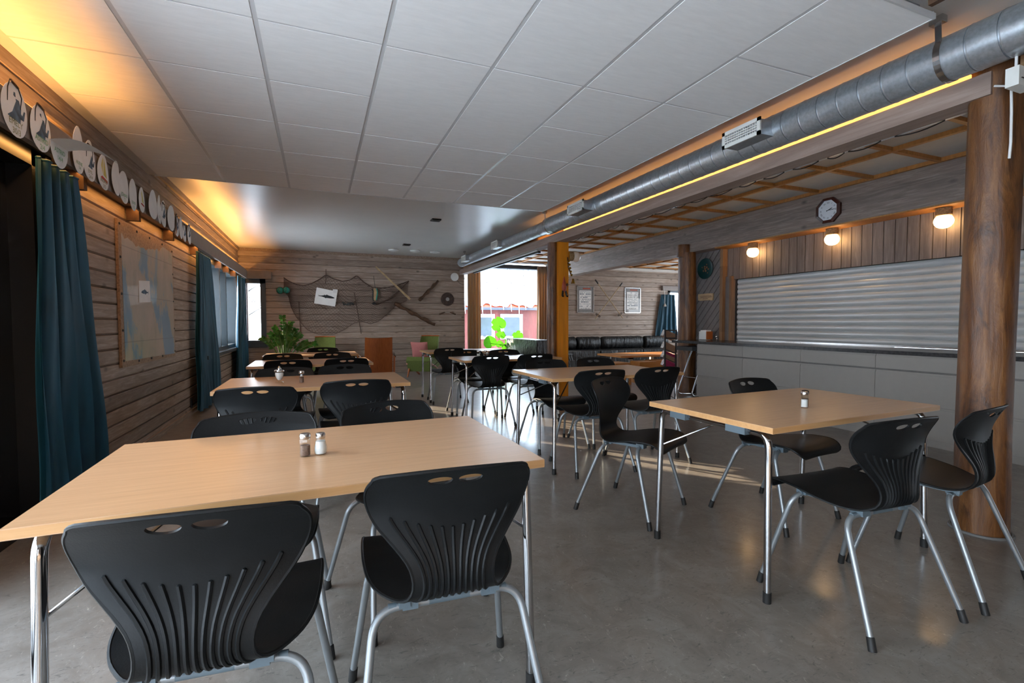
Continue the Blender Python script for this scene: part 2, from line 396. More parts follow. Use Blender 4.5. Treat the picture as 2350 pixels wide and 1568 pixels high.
struct(MB().box(5.79, 5.95, 5.515, 5.61, .87, 1.84).obj('trim_3', M['wall_d']))
struct(MB().box(XL, XL+.03, 3.75, 11.4, 2.66, ZC).box(XL, XL+.016, 3.75, 11.4, 2.40, 2.42).box(XL, 3.3, YB-.03, YB, 2.66, ZC).obj('trim_4', M['wall_y']))
struct(MB().box(5.7, 11, YB-.03, YB, 2.6, 2.68).obj('trim_5', M['panel']))
struct(MB().box(XL, XL+.014, 3.75, 11.3, 0, .06).obj('baseboard_left', M['wall_y']))
struct(MB().box(XL, 3.3, YB-.016, YB, 0, .07).obj('baseboard_back', M['wall_x']))
# main beam with fascia, second beam
struct(MB().box(3.24, 3.40, 1.415, YB, 2.323, 2.44).bevel(.006, 1).obj('beam_main', M['beam']))
struct(MB().box(3.335, 3.40, -3, YB, 2.44, ZC).obj('beam_fascia', M['fascia']))
struct(MB().box(5.575, 5.82, -3, YB, 2.271, ZC).bevel(.008, 1).obj('beam_serving', M['beam2']))
struct(MB().box(5.555, 5.86, -3, 5.6, 2.258, 2.273).obj('trim_6', M['batten']))
# right-hand panelled ceiling with battens
bt = MB()
for x in (3.44, 4.06, 4.815, 5.545): bt.box(x-.02, x+.02, -3, YB, ZC-.05, ZC+.01)
for i in range(-5, 12): bt.box(3.40, 5.58, 4.58+i*.6-.02, 4.58+i*.6+.02, ZC-.045, ZC+.01)
for x in (6.6, 7.4, 8.2, 9.0, 9.8): bt.box(x-.02, x+.02, 6.36, YB, ZC-.05, ZC+.01)
for i in range(3, 12): bt.box(5.82, 10.9, 4.58+i*.6-.02, 4.58+i*.6+.02, ZC-.045, ZC+.01)
struct(bt.obj('trim_7', M['batten']))
struct(MB().box(3.40, 5.58, -3, YB, ZC-.012, ZC+.005).box(5.82, 10.9, 6.36, YB, ZC-.012, ZC+.005).obj('ceiling_panels', M['panel']))
# suspended tile raft: 0.6 m grid, some double tiles
colx = [-1.45, -.85, -.25, .35, .95, 1.55, 2.15, 2.76]; rows = [1.427, 2.03, 2.63, 3.25, 3.90, 4.54, 5.16, 5.725]
miss = {0: (2.63, 2.03), 1: (2.03,), 2: (2.03,), 3: (3.25, 2.03), 4: (3.25, 2.03), 5: (2.03,), 6: (3.25,)}
tl = MB()
for i in range(7):
    ys = [r for r in rows if r not in miss[i]]
    for a, b_ in zip(ys, ys[1:]):
        x0 = colx[i]+(.012 if i else .03); x1 = colx[i+1]-(.012 if i < 6 else 0)
        tl.box(x0, x1, a+.008, b_-(.008 if b_ < 5.7 else 0), 2.600, 2.615)
struct(tl.obj('ceiling_tiles', M['tile']))
struct(MB().box(-1.455, 2.757, 1.43, 5.72, 2.6025, 2.62).box(-1.5, -1.43, 1.43, 5.72, 2.602, 2.618).box(2.757, 2.765, 1.43, 5.725, 2.596, 2.635).box(-1.45, 2.765, 5.718, 5.727, 2.596, 2.635)
       .box(-1.45, 2.765, 1.421, 1.431, 2.596, 2.622).obj('ceiling_grid', M['tbar']))
struct(MB().box(-1.4, 2.70, 1.455, 1.475, 2.618, 2.665).box(1.9, 1.92, 1.3, 1.9, 2.65, 2.70).box(2.5, 2.52, 1.44, 1.9, 2.62, 2.69).obj('ceiling_rail', M['galvd']))
struct(MB().box(2.66, 2.69, -1, 1.40, 2.62, ZC).obj('trim_8', M['brownwood']))
# ------------------------------------------------------------------ windows
def pane(x0, x1, y0, y1, z0, z1, par): return MB().box(x0, x1, y0, y1, z0, z1).obj('pane', M['glass'], par)
# left window: deep dark frame, mullions
w = MB(); a, b_, z0, z1 = WIN1
for yy in (a, 9.2, 9.8, b_-.1): w.box(-1.78, -1.49, yy, yy+.075, z0, z1)
w.box(-1.78, -1.49, a, b_, z1-.08, z1).box(-1.78, -1.49, a, b_, z0, z0+.06).box(-1.50, -1.485, a-.05, b_, z1-.02, z1+.05)
w.box(-1.74, -1.71, a, b_, z0, z0+.12).box(-1.74, -1.71, a, b_, z1-.14, z1)
w1 = struct(w.obj('window_1', M['darkframe']))
MB().box(-1.72, -1.40, a-.05, b_+.05, z0-.05, z0).bevel(.006, 1).obj('sill', M['darkframe'], w1)
pane(-1.73, -1.725, a, b_, z0, z1, w1)
w = MB(); a, b_, z0, z1 = W2
w.box(a-.10, a, YB-.03, YB+.16, z0-.1, z1+.1).box(b_, b_+.1, YB-.03, YB+.16, z0-.1, z1+.1).box(a-.1, b_+.1, YB-.03, YB+.16, z1, z1+.1).box(a-.1, b_+.12, YB-.05, YB+.16, z0-.14, z0)
w2 = struct(w.obj('window_2', M['darkframe'])); pane(a, b_, YB+.10, YB+.105, z0, z1, w2)
MB().box(a-.12, b_+.14, YB-.07, YB, z0-.07, z0-.045).obj('sill', M['darkframe'], w2)
w = MB(); a, b_, z0, z1 = W3
w.box(a, a+.03, YB+.1, YB+.28, z0, z1).box(b_-.05, b_, YB+.02, YB+.28, z0, z1).box(a, b_, YB+.02, YB+.28, z1-.10, z1).box(a, b_, YB+.02, YB+.28, z0, z0+.02)
w3 = struct(w.obj('window_3', M['darkframe'])); pane(a, b_, YB+.2, YB+.206, z0, z1, w3)
MB().box(a, b_, YB-.30, YB+.2, z0-.05, z0+.01).bevel(.008, 1).obj('sill', M['white'], w3)
MB().box(a+.3, b_-.3, YB-.02, YB+.05, z1-.09, z1-.0).obj('roller_blind', M['darkframe'], w3)
w = MB(); a, b_, z0, z1 = W4
w.box(a-.06, a, YB-.02, YB+.2, z0-.06, z1+.06).box(b_, b_+.06, YB-.02, YB+.2, z0-.06, z1+.06).box(a-.06, b_, YB-.02, YB+.2, z1, z1+.06).box(a-.06, b_, YB-.02, YB+.2, z0-.06, z0)
w4 = struct(w.obj('window_4', M['darkframe'])); pane(a, b_, YB+.1, YB+.105, z0, z1, w4)
w6 = struct(MB().box(10.86, 10.98, 7.4, 7.47, .8, 2.15).box(10.86, 10.98, 10.53, 10.6, .8, 2.15).box(10.86, 10.98, 8.97, 9.03, .8, 2.15).obj('added_window_6', M['darkframe'])); pane(10.92, 10.925, 7.4, 10.6, .8, 2.15, w6)  # unseen window, added in the right wall to bring daylight into the lounge
w = MB()
for xx in (-1.1, -.38): w.box(xx, xx+.08, -3.2, -3.0, .75, 2.25)
w.box(-1.1, -.3, -3.2, -3.0, 2.17, 2.25).box(-1.1, -.3, -3.2, -2.96, .72, .80)
w5 = struct(w.obj('added_window_5', M['darkframe'])); pane(-1.1, -.3, -3.12, -3.115, .8, 2.17, w5)  # unseen window behind the camera, added to light the foreground
# near-left glazed doors: the dark leaf seen at the picture's edge, clear glass beyond the frame
w = MB(); a, b_, z0, z1 = DOOR
for yy in (a, -.35, 1.1, 2.5, b_-.14): w.box(-1.70, -1.485, yy, yy+.13, 0, z1)
w.box(-1.70, -1.485, a, b_, z1-.12, z1).box(-1.70, -1.50, a, b_, 0, .05).box(-1.5, -1.47, b_-.02, b_+.05, 0, z1+.03).box(-1.5, -1.47, a, b_+.05, z1-.03, z1+.03)
d1 = struct(w.obj('door_1', M['blackframe']))
MB().box(-1.64, -1.60, 2.62, 3.6, .04, 2.06).bevel(.004, 1).obj('door_leaf', mat('gloss_black_leaf', (.012, .014, .018), .16, var=.2, vs=1.5), d1)
pane(-1.62, -1.615, a, 2.52, .05, 2.06, d1)
MB().box(-1.5, -1.44, 2.56, 2.64, 1.0, 1.03).tube([(-1.47, 2.6, 1.05), (-1.43, 2.6, 1.05), (-1.43, 2.72, 1.05)], .01).obj('door_handle', M['steel'], d1)
# ------------------------------------------------------------------ pelmet, LED strips, curtains
p = thing('pelmet', 'long grey boxed pelmet running above the windows along the left wall', 'pelmet', (0, 0, 0))
MB().box(-1.345, -1.325, -2.0, 11.26, 2.075, 2.248).box(-1.5, -1.345, -2.0, 11.26, 2.15, 2.165).bevel(.003, 1).obj('pelmet_board', M['pelmet'], p)
MB().box(-1.345, -.87, 11.24, 11.26, 2.075, 2.235).box(-.89, -.87, 11.26, YB, 2.075, 2.235).obj('pelmet_return', M['pelmet'], p)
for yy in (4.0, 5.05, 6.1, 7.25, 8.85, 9.55, 10.3): MB().box(-1.49, -1.40, yy, yy+.05, 2.03, 2.15).bevel(.008, 2).obj('bracket', M['brownwood'], p)
def led(name, label, box, size, loc, rot, power, sz):
    t = tag(MB().box(*box).obj(name, M['led']), label, 'led strip', 'warm LED strips')
    return t
def area(name, loc, rot, sx, sy, power, col, spread=pi, portal=False):
    l = bpy.data.lights.new(name, 'AREA'); l.shape = 'RECTANGLE'; l.size = sx; l.size_y = sy; l.energy = power; l.color = col; l.spread = spread
    o = bpy.data.objects.new(name, l); C.objects.link(o); o.location = loc; o.rotation_euler = [R(q) for q in rot]
    if portal: l.cycles.is_portal = True
    return o
WARM = (1.0, .46, .12)
for i, (y0, y1, lb, pu, pd) in enumerate(((1.2, 3.9, 'warm LED strip on top of the pelmet above the black door', 16, 5), (7.0, 11.1, 'warm LED strip on top of the pelmet above the far left window', 26, 10))):
    tag(MB().box(-1.46, -1.45, y0, y1, 2.166, 2.174).obj('led_strip', M['led']), lb, 'led strip', 'warm LED strips')
    area('pelmet_uplight', (-1.42, (y0+y1)/2, 2.19), (180, 0, 0), .03, y1-y0, pu, WARM)
    area('pelmet_downlight', (-1.42, (y0+y1)/2, 2.135), (0, 0, 0), .03, y1-y0, pd, WARM)
tag(MB().box(3.236, 3.250, 1.5, 6.05, 2.441, 2.460).obj('led_strip', M['led']), 'warm LED strip lying on the main beam under the big steel duct', 'led strip', 'warm LED strips')
area('beam_uplight', (3.30, 4.3, 2.47), (180, 0, 0), .03, 5.6, 4.5, WARM)
area('pelmet_downlight', (-1.42, 5.45, 2.135), (0, 0, 0), .03, 3.0, 4, WARM)  # fill lamp added between the LED sections to brighten the left wall; no strip here
def curtain(name, label, x, y0, y1, z0, z1, m, folds=7, amp=.05, flare=1.0, axis='y', shift=0, group=None, lo0=None, lo1=None):
    o = thing(name, label, 'curtain', (0, 0, 0), group=group)
    lo0 = y0 if lo0 is None else lo0; lo1 = y1 if lo1 is None else lo1
    ph = random.random()*6
    def f(u, v, d=0):
        a = y0+(y1-y0)*u; b = lo0+(lo1-lo0)*u; t = (1-v)**.9; yy = a*(1-t)+b*t
        w = amp*(.45+.55*t)*(sin(u*folds*2*pi+ph+.5*sin(3*t+ph))+.35*sin(u*folds*4.3*pi+1.7*ph+2*t)) + .012*sin(9*v+6*u)*t
        z = z0+(z1-z0)*v
        return V((x+w+d, yy+.3*amp*sin(u*folds*4*pi+ph), z)) if axis == 'y' else V((yy, x+w+d, z))
    c = MB().grid(lambda u, v: f(u, v), folds*14, 26).grid(lambda u, v: f(u, v, -.006), folds*14, 26, True)
    c.obj('curtain_cloth', m, o, 70)
    MB().tube([f(k/60, 1)+V((0, 0, .004)) for k in range(61)], .007, 6).obj('heading_tape', m, o)
    return o
curtain('curtain', 'teal velvet curtain hanging nearest on the left, beside the black door', -1.412, 3.47, 3.90, .04, 2.068, M['velvet'], 4, .036, lo0=3.33, lo1=4.16, group='teal velvet curtains')
curtain('curtain', 'teal velvet curtain at the near side of the left window, beyond the wall map', -1.412, 7.22, 7.98, .03, 2.066, M['velvet'], 6, .036, lo0=7.1, lo1=8.5, group='teal velvet curtains')
curtain('curtain', 'teal velvet curtain in the far left corner between the two windows', -1.37, 10.45, 11.15, .03, 2.05, M['velvet'], 5, .045, lo0=10.2, lo1=11.15, group='teal velvet curtains')
curtain('curtain', 'teal velvet curtain beside the small window at the end of the sofa', YB-.10, 9.25, 9.72, .75, 1.94, M['velvet'], 4, .04, axis='x', lo0=9.05, lo1=9.85, group='teal velvet curtains')
curtain('curtain', 'brown curtain at the left edge of the big back window', YB-.06, 3.42, 3.76, .46, 2.6, M['browncloth'], 4, .04, axis='x', group='brown curtains')
curtain('curtain', 'brown curtain at the right edge of the big back window, behind the log post', YB-.06, 5.30, 5.60, .46, 2.6, M['browncloth'], 4, .04, axis='x', group='brown curtains')
# ------------------------------------------------------------------ log posts
def log(b, x, y, r, z0, z1, seed, seg=40, rows=60):
    rnd = random.Random(seed); ph = [rnd.random()*6 for _ in range(6)]
    wob = lambda a, h: .03*sin(2*a+ph[0]+.5*h)+.018*sin(5*a+ph[1]+1.9*h)+.010*sin(11*a+ph[2]+4*h)+.02*sin(2.3*h+ph[3]+a)
    return b.lathe([(r*(1+.08*(1-j/rows)), z0+(z1-z0)*j/rows) for j in range(rows+1)], seg, (x, y, 0), wob=wob)
t = thing('log_post', 'thick peeled log post beside the counter, standing at the right edge', 'post', (3.36, 1.445, 0), group='log posts')
log(MB(), 0, 0, .108, 0, 2.62, 3).obj('log_trunk', M['log'], t, 60)
MB().tube([(.126*cos(a), .126*sin(a), .004) for a in [2*pi*k/40 for k in range(40)]], .010, 6, close=True).obj('sealing_bead', M['cabgap'], t)
t = thing('log_post', 'peeled log post at the left end of the counter, beneath the grey beam', 'post', (5.60, 6.22, 0), group='log posts')
log(MB(), 0, 0, .135, 0, 2.27, 5).obj('log_trunk', M['log'], t, 60)
log(MB(), -.06, .02, .10, 2.2, 2.40, 8, rows=8).obj('log_stub', M['log'], t, 60)
t = thing('log_post', 'orange post under the main beam in mid room, half round log half squared plank', 'post', (3.31, 6.35, 0), group='log posts')
log(MB(), -.075, .035, .075, 0, 2.322, 11).obj('log_trunk', M['log'], t, 60)
MB().box(-.045, .05, -.09, .11, 0, 2.322).bevel(.006, 1).obj('squared_plank', M['post'], t)
MB().box(.053, .125, -.085, .10, 0, 2.322).bevel(.006, 1).obj('squared_plank', M['post'], t)
tag(MB().tube([(3.25, 1.405, 2.36), (3.252, 1.34, 2.33), (3.25, 1.335, 2.20), (3.247, 1.332, 2.05), (3.25, 1.337, 1.97)], .006, 8).obj('cable', M['white']), 'short white cable stapled to the thick log post at the right', 'cable')
q = at(2344, 172, Y=1.25)
t = thing('junction_box', 'cream electrical box mounted on the right edge behind the thick log post', 'junction box', q)
MB().box(-.02, .12, 0, .05, -.045, .045).bevel(.006, 2).obj('box_body', M['cream'], t); MB().box(-.0, .10, -.004, 0, -.012, -.010).obj('box_seam', M['black'], t)
MB().tube([(.0, .02, .045), (.0, .02, .16)], .006).obj('conduit', M['white'], t)
# ------------------------------------------------------------------ duct
t = thing('ventilation_duct', 'spiral galvanised ventilation duct hung along the main beam', 'duct', (3.10, 0, 2.527))
def seamed(y0, y1, r, pitch):
    pr = []; yy = y0
    while yy < y1:
        e = min(yy+pitch, y1); pr += [(r, yy), (r, e-.012), (r+.002, e-.010), (r+.002, e-.008), (r-.006, e-.0075), (r-.006, e-.001)]; yy = e
    return pr
MB().lathe(seamed(-2.9, 6.25, .1145, .127), 48, ax='y').obj('duct_pipe', M['galv'], t, 25)
MB().lathe([(.119, 6.05), (.119, 6.24), (.112, 6.26), (.098, 6.34), (.098, 6.42)], 48, ax='y').obj('reducer', M['galv'], t, 25)
MB().lathe(seamed(6.35, 10.75, .094, .127), 40, ax='y').obj('duct_pipe', M['galv'], t, 25)
def outlet(y0, y1, xf, zc, h, xe, n):
    o = MB().box(xf+.01, xe, y0+.012, y1-.012, zc-h/2+.008, zc+h/2-.008).obj('outlet_box', M['galvd'], t)
    g = MB(); b = .026; x0, x1 = xf, xf+.012
    g.box(x0, x1, y0, y1, zc-h/2, zc-h/2+b).box(x0, x1, y0, y1, zc+h/2-b, zc+h/2).box(x0, x1, y0, y0+b, zc-h/2, zc+h/2).box(x0, x1, y1-b, y1, zc-h/2, zc+h/2)
    for i in range(1, 4): z = zc-h/2+b+(h-2*b)*i/4; g.box(x0+.002, x1, y0+b, y1-b, z-.003, z+.003)
    for i in range(1, n): yy = y0+b+(y1-y0-2*b)*i/n; g.box(x0+.005, x1+.004, yy-.002, yy+.002, zc-h/2+b, zc+h/2-b)
    g.obj('grille', M['cream'], o)
    MB().box(xf+.011, xf+.013, y0+.02, y1-.02, zc-h/2+.02, zc+h/2-.02).obj('grille_backing', M['black'], o)
X0 = 3.10; Z0 = 2.527
outlet(2.487, 2.823, 2.86-X0, 2.512-Z0, .120, -.06, 14)
outlet(4.874, 5.257, 2.86-X0, 2.512-Z0, .125, -.06, 14)
outlet(7.885, 8.22, 2.92-X0, 2.526-Z0, .13, -.05, 12)
outlet(9.82, 10.15, 2.92-X0, 2.522-Z0, .13, -.05, 12)
for yy, r, zt in ((1.53, .118, .19), (6.15, .122, .19), (10.2, .097, .19)):
    b = MB(); n = 20; A = [(-pi*.5-2.2)+(2.2+1.4)*k/n for k in range(n+1)]
    for k in range(n):
        a0, a1 = A[k], A[k+1]
        b.face([(r*cos(a0), yy-.015, r*sin(a0)), (r*cos(a1), yy-.015, r*sin(a1)), (r*cos(a1), yy+.015, r*sin(a1)), (r*cos(a0), yy+.015, r*sin(a0))])
    xx, zz = r*cos(A[0]), r*sin(A[0])
    b.face([(xx, yy-.015, zz), (xx, yy+.015, zz), (xx-.012, yy+.015, zt), (xx-.012, yy-.015, zt)])
    b.box(xx-.03, xx+.012, yy-.03, yy+.03, zt-.035, zt).obj('hanger_strap', M['steel'], t)
# ------------------------------------------------------------------ chair
PROF = [(.270, .418, .145), (.276, .428, .172), (.268, .441, .193), (.243, .453, .207), (.19, .461, .214), (.12, .459, .216), (.06, .453, .214), (0, .446, .206), (-.05, .439, .187),
        (-.09, .436, .160), (-.124, .440, .134), (-.149, .455, .115), (-.162, .480, .104), (-.164, .510, .103), (-.159, .545, .114), (-.152, .58, .138), (-.149, .615, .166), (-.151, .65, .191),
        (-.157, .685, .207), (-.167, .715, .2135), (-.178, .742, .213), (-.188, .762, .2075), (-.196, .777, .199), (-.201, .787, .194), (-.204, .792, .180)]
def cr(P, t):
    n = len(P)-1; i = min(int(t), n-1); f = t-i
    p0, p1, p2, p3 = P[max(i-1, 0)], P[i], P[i+1], P[min(i+2, n)]
    return tuple(.5*((2*b)+(-a+c)*f+(2*a-5*b+4*c-d)*f*f+(-a+3*b-3*c+d)*f**3) for a, b, c, d in zip(p0, p1, p2, p3))
dense = [cr(PROF, k/20) for k in range((len(PROF)-1)*20+1)]
arc = [0]
for a, b_ in zip(dense, dense[1:]): arc.append(arc[-1]+sqrt((a[0]-b_[0])**2+(a[1]-b_[1])**2))
LEN = arc[-1]
def prof_at(s):
    s = min(max(s, 0), LEN); lo, hi = 0, len(arc)-1
    while hi-lo > 1:
        md = (lo+hi)//2
        if arc[md] <= s: lo = md
        else: hi = md
    f = (s-arc[lo])/max(arc[hi]-arc[lo], 1e-9)
    return [dense[lo][i]*(1-f)+dense[hi][i]*f for i in range(3)]
def shell_pt(u, s):
    """u in -1..1 across, s = arc length from the seat's front edge"""
    y, z, h = prof_at(s); x = u*h
    k = max(0, min(1, (s-.46)/.22)); k2 = max(0, min(1, (.40-s)/.2))
    y += .040*k*(x/.21)**2; z -= .014*max(0, (s-LEN+.09)/.09)*(x/.2)**2
    z += .010*k2*(x/.21)**2 - .018*max(0, 1-s/.07)*(x/.2)**2
    return V((x, y, z))
def shell_n(u, s):
    a = shell_pt(u, min(s+.004, LEN))-shell_pt(u, max(s-.004, 0)); b = shell_pt(min(u+.02, 1), s)-shell_pt(max(u-.02, -1), s); return b.cross(a).normalized()
def chair_shell():
    ss = [0, .006, .014, .026, .042]; s = .06
    while s < LEN-.062: ss.append(s); s += .0165
    while s < LEN-.001: ss.append(s); s += .0042
    ss.append(LEN)
    us = [-1, -.985, -.95, -.89, -.8, -.7, -.6, -.5, -.43]+[-.40+.022*k for k in range(37)]+[.43, .5, .6, .7, .8, .89, .95, .985, 1]
    b = MB(); g = [[b.b.verts.new(shell_pt(u, s)) for u in us] for s in ss]
    H = [(-.0385, .031, .0150), (.0385, .031, .0150)]; sc = LEN-.030
    def hv(x, s, cx, a, bb): 
        d = (s-sc); d = d*.9 if d < 0 else d*1.5
        return sqrt(((x-cx)/a)**2+(d/bb)**2)
    dele = set()
    for j in range(len(ss)-1):
        for i in range(len(us)-1):
            sm = (ss[j]+ss[j+1])/2; xm = (us[i]+us[i+1])/2*prof_at(sm)[2]
            for cx, a, bb in H:
                if hv(xm, sm, cx, a, bb) < 1: dele.add((i, j))
    for j in range(len(ss)):
        for i in range(len(us)):
            adj = [(i+a, j+c) in dele for a in (-1, 0) for c in (-1, 0)]
            if any(adj) and not all(adj):
                h = prof_at(ss[j])[2]; x = us[i]*h
                cx, a, bb = H[0] if x < 0 else H[1]; r = hv(x, ss[j], cx, a, bb)
                if r > 1e-3: g[j][i].co = shell_pt((cx+(x-cx)/r)/h, sc+(ss[j]-sc)/r)
    for j in range(len(ss)-1):
        for i in range(len(us)-1):
            if (i, j) not in dele: b.b.faces.new([g[j][i], g[j][i+1], g[j+1][i+1], g[j+1][i]])
    lone = [v for v in b.b.verts if not v.link_faces]; bmesh.ops.delete(b.b, geom=lone, context='VERTS')
    bmesh.ops.recalc_face_normals(b.b, faces=b.b.faces)
    me = bpy.data.meshes.new('s'); b.b.to_mesh(me); b.b.free()
    o = bpy.data.objects.new('s', me); C.objects.link(o); md = o.modifiers.new('s', 'SOLIDIFY'); md.thickness = .0065; md.offset = 0
    me2 = bpy.data.meshes.new_from_object(o.evaluated_get(bpy.context.evaluated_depsgraph_get())); bpy.data.objects.remove(o)
    b = MB(); b.b.from_mesh(me2)
    # rolled rim
    rim = [shell_pt(-1, s) for s in ss]+[shell_pt(-1+2*k/14, LEN) for k in range(1, 14)]+[shell_pt(1, s) for s in ss[::-1]]+[shell_pt(1-2*k/14, 0) for k in range(1, 14)]
    b.tube(rim, .0048, 6, close=True)
    return b.mesh('seat_shell', M['plastic'], 50)
def chair_ribs():
    b = MB()
    for k in range(11):
        u = -.80+1.6*k/10; st = .205; en = LEN-.175+.05*abs(u)**1.6; path = []; rr = []
        for i in range(35):
            f = i/34; s = st+(en-st)*f; uu = u*(.82+.16*f)
            path.append(shell_pt(uu, s)+shell_n(uu, s)*.0035); rr.append(.0052 if f > .1 else .0012+.04*f)
        path.append(path[-1]+V((0, .006, .004))); rr.append(.002)
        b.tube(path, rr, 6)
    return b.mesh('back_ribs', M['plastic'], 50)
def chair_leg(sx, front):
    yb, zb = (.125, .425) if front else (-.095, .412); yf = .24 if front else -.245
    path = fillet([(sx*.055, yb, zb), (sx*.195, yb, zb), (sx*.25, yf, .012)], .075, 8)
    foot = path[-1]; d = (path[-2]-path[-1]).normalized()
    leg = MB().tube(path[:-1]+[foot+d*.012], .0108, 10).mesh('leg', M['frame'], 60)
    cap = MB().tube([foot-V((0, 0, .011))+d*.0, foot+d*.034, foot+d*.036], [.0138, .0132, .011], 10).mesh('foot_cap', M['rubber'], 40)
    return leg, cap
def make_chair(name='cafe_chair'):
    t = thing(name, '-', 'chair')
    link('seat_shell', chair_shell(), t); link('back_ribs', chair_ribs(), t)
    f = MB()
    for yb, zb in ((.125, .425), (-.095, .412)): f.tube([(-.16, yb, zb), (.16, yb, zb)], .0105, 10)
    for sx in (-1, 1): f.box(sx*.12-.014, sx*.12+.014, -.12, .15, .418, .434).box(sx*.13-.02, sx*.13+.02, .105, .15, .420, .446).box(sx*.105-.02, sx*.105+.02, -.115, -.07, .408, .430)
    f.bevel(.003, 1).obj('support_frame', M['clamp'], t)
    for sx in (-1, 1):
        for fr in (True, False):
            lm, cm = chair_leg(sx, fr); lo = link('leg', lm, t); link('foot_cap', cm, lo)
    return t
chair0 = make_chair(); first = [True]
def chair(x, y, rz, label):
    o = chair0 if first[0] else copy_tree(chair0); first[0] = False
    o.location = (x, y, 0); o.rotation_euler = (0, 0, R(rz)); tag(o, label, 'chair', 'black moulded cafe chairs'); return o
chair(-.225, 1.262, -4, 'black ribbed chair seen from behind, nearest at the lower left, before the front table')
chair(.322, 1.335, -3, 'black ribbed chair seen from behind before the front table, right of the nearest chair')
chair(-.225, 1.955, 180, 'black chair behind the front table, its back rising left of the salt shakers')
chair(.33, 2.035, 198, 'black chair behind the front table, its back rising right of the salt shakers')
chair(-.325, 3.22, -2, 'black ribbed chair before the second left-hand table, under the pointed sugar dispenser')
chair(.226, 3.35, 0, 'black ribbed chair before the second left-hand table, right of its pepper shaker')
chair(-.245, 4.085, 180, 'black chair behind the second left-hand table, just behind the pointed sugar dispenser')
chair(.215, 4.20, 180, 'black chair behind the second left-hand table, right of the one behind the sugar dispenser')
chair(-.27, 5.33, 0, 'black chair before the third left-hand table, on the window side')
chair(.275, 5.36, 0, 'black chair before the third left-hand table, close to the orange-backed armchair')
chair(-.376, 6.03, 180, 'black chair behind the third left-hand table, below the potted plant')
chair(.17, 6.085, 182, 'black chair behind the third left-hand table, left of the orange-backed armchair')
chair(.07, 7.36, 180, 'black chair behind the farthest left-hand table, before the far green armchair')
chair(1.79, 2.457, 207.3, 'black chair turned aslant at the left end of the right-hand table, seat toward it')
chair(2.525, 2.056, 186.5, 'black chair on the counter side of the right-hand table, seat under the tabletop')
chair(2.035, 1.272, -3, 'black ribbed chair nearest at the lower right, before the right-hand table')
chair(2.618, 1.285, 8, 'black ribbed chair right beside the thick log post at the right edge')
chair(2.01, 3.285, -3, 'black ribbed chair before the middle table, on the left, partly behind the aslant chair')
chair(2.545, 3.285, 0, 'black ribbed chair before the middle table, below the book rack')
chair(2.02, 3.985, 180, 'black chair behind the middle table, in front of the orange post')
chair(2.555, 3.96, 180, 'black chair behind the middle table, right of the orange post')
chair(1.78, 5.14, -3, 'black ribbed chair before the table with two small jars, near the back window')
chair(2.335, 5.17, -3, 'black ribbed chair before the table with two small jars, right of the bright plant')
chair(1.80, 5.86, 180, 'black chair behind the table with two small jars, at its left')
chair(2.28, 5.76, 180, 'black chair behind the table with two small jars, below the bright plant')
chair(1.75, 6.85, -3, 'black ribbed chair before the farthest right-hand table, near the pink cushion')
# ------------------------------------------------------------------ tables
def table(x, y, rz, w, d, label):
    t = thing('cafe_table', label, 'table', (x, y, 0), rz, 'beech cafe tables')
    top = MB().box(-w/2, w/2, -d/2, d/2, .705, .73).bevel(.003, 2).obj('tabletop', M['beech'], t)
    MB().box(-w/2-.0005, w/2+.0005, -d/2-.0005, -d/2+.001, .7075, .7275).box(-w/2-.0005, w/2+.0005, d/2-.001, d/2+.0005, .7075, .7275).box(-w/2-.0005, -w/2+.001, -d/2, d/2, .7075, .7275).box(w/2-.001, w/2+.0005, -d/2, d/2, .7075, .7275).obj('edge_band', M['beechedge'], top)
    for sx in (-1, 1):
        X = sx*(w/2-.042)
        MB().tube([(X, -d/2+.14, .689), (X, d/2-.14, .689)], .0145, 12).obj('crossbar', M['chrome'], t)
        for sy in (-1, 1):
            Y = sy*(d/2-.035)
            pa = fillet([(X, sy*(d/2-.16), .689), (X, Y-sy*.015, .689), (X+sx*.012, Y, .03)], .075, 8)
            l = MB().tube(pa, .0145, 12).obj('leg', M['chrome'], t, 60)
            e = pa[-1]; MB().tube([e+V((0, 0, -.029)), e+V((0, 0, .014))], .0165, 12).obj('foot_cap', M['rubber'], l)
            mid = V((X+sx*.006, Y-sy*.006, .50))
            MB().tube([mid, V((X-sx*.30, sy*.05, .695))], .005, 8).obj('brace', M['chrome'], t)
            MB().box(X-.03, X+.03, sy*.17-.05, sy*.17+.05, .672, .7045).bevel(.004, 1).obj('clamp', M['clamp'], t)
    return t
table(.006, 1.681, 1.4, 1.25, .755, 'beech table nearest the camera with two shakers on it')
table(-.006, 3.80, 0, 1.22, .78, 'beech table behind the front one, with the pointed sugar dispenser on it')
table(-.055, 5.68, .5, 1.19, .83, 'third beech table in the left row, before the orange-backed armchair')
table(-.075, 7.145, .5, 1.17, .65, 'farthest beech table in the left row, before the potted plant')
table(2.255, 1.745, 2.6, 1.225, .72, 'beech table in the right foreground with salt and pepper at its middle')
table(2.228, 3.575, .3, 1.233, .78, 'beech table with nothing on it between the orange post and the right-hand table')
table(2.11, 5.46, 0, 1.22, .68, 'beech table with two small jars near the bright potted plant')
table(2.07, 7.09, 0, 1.22, .66, 'farthest beech table on the right, before the green armchair with the pink cushion')
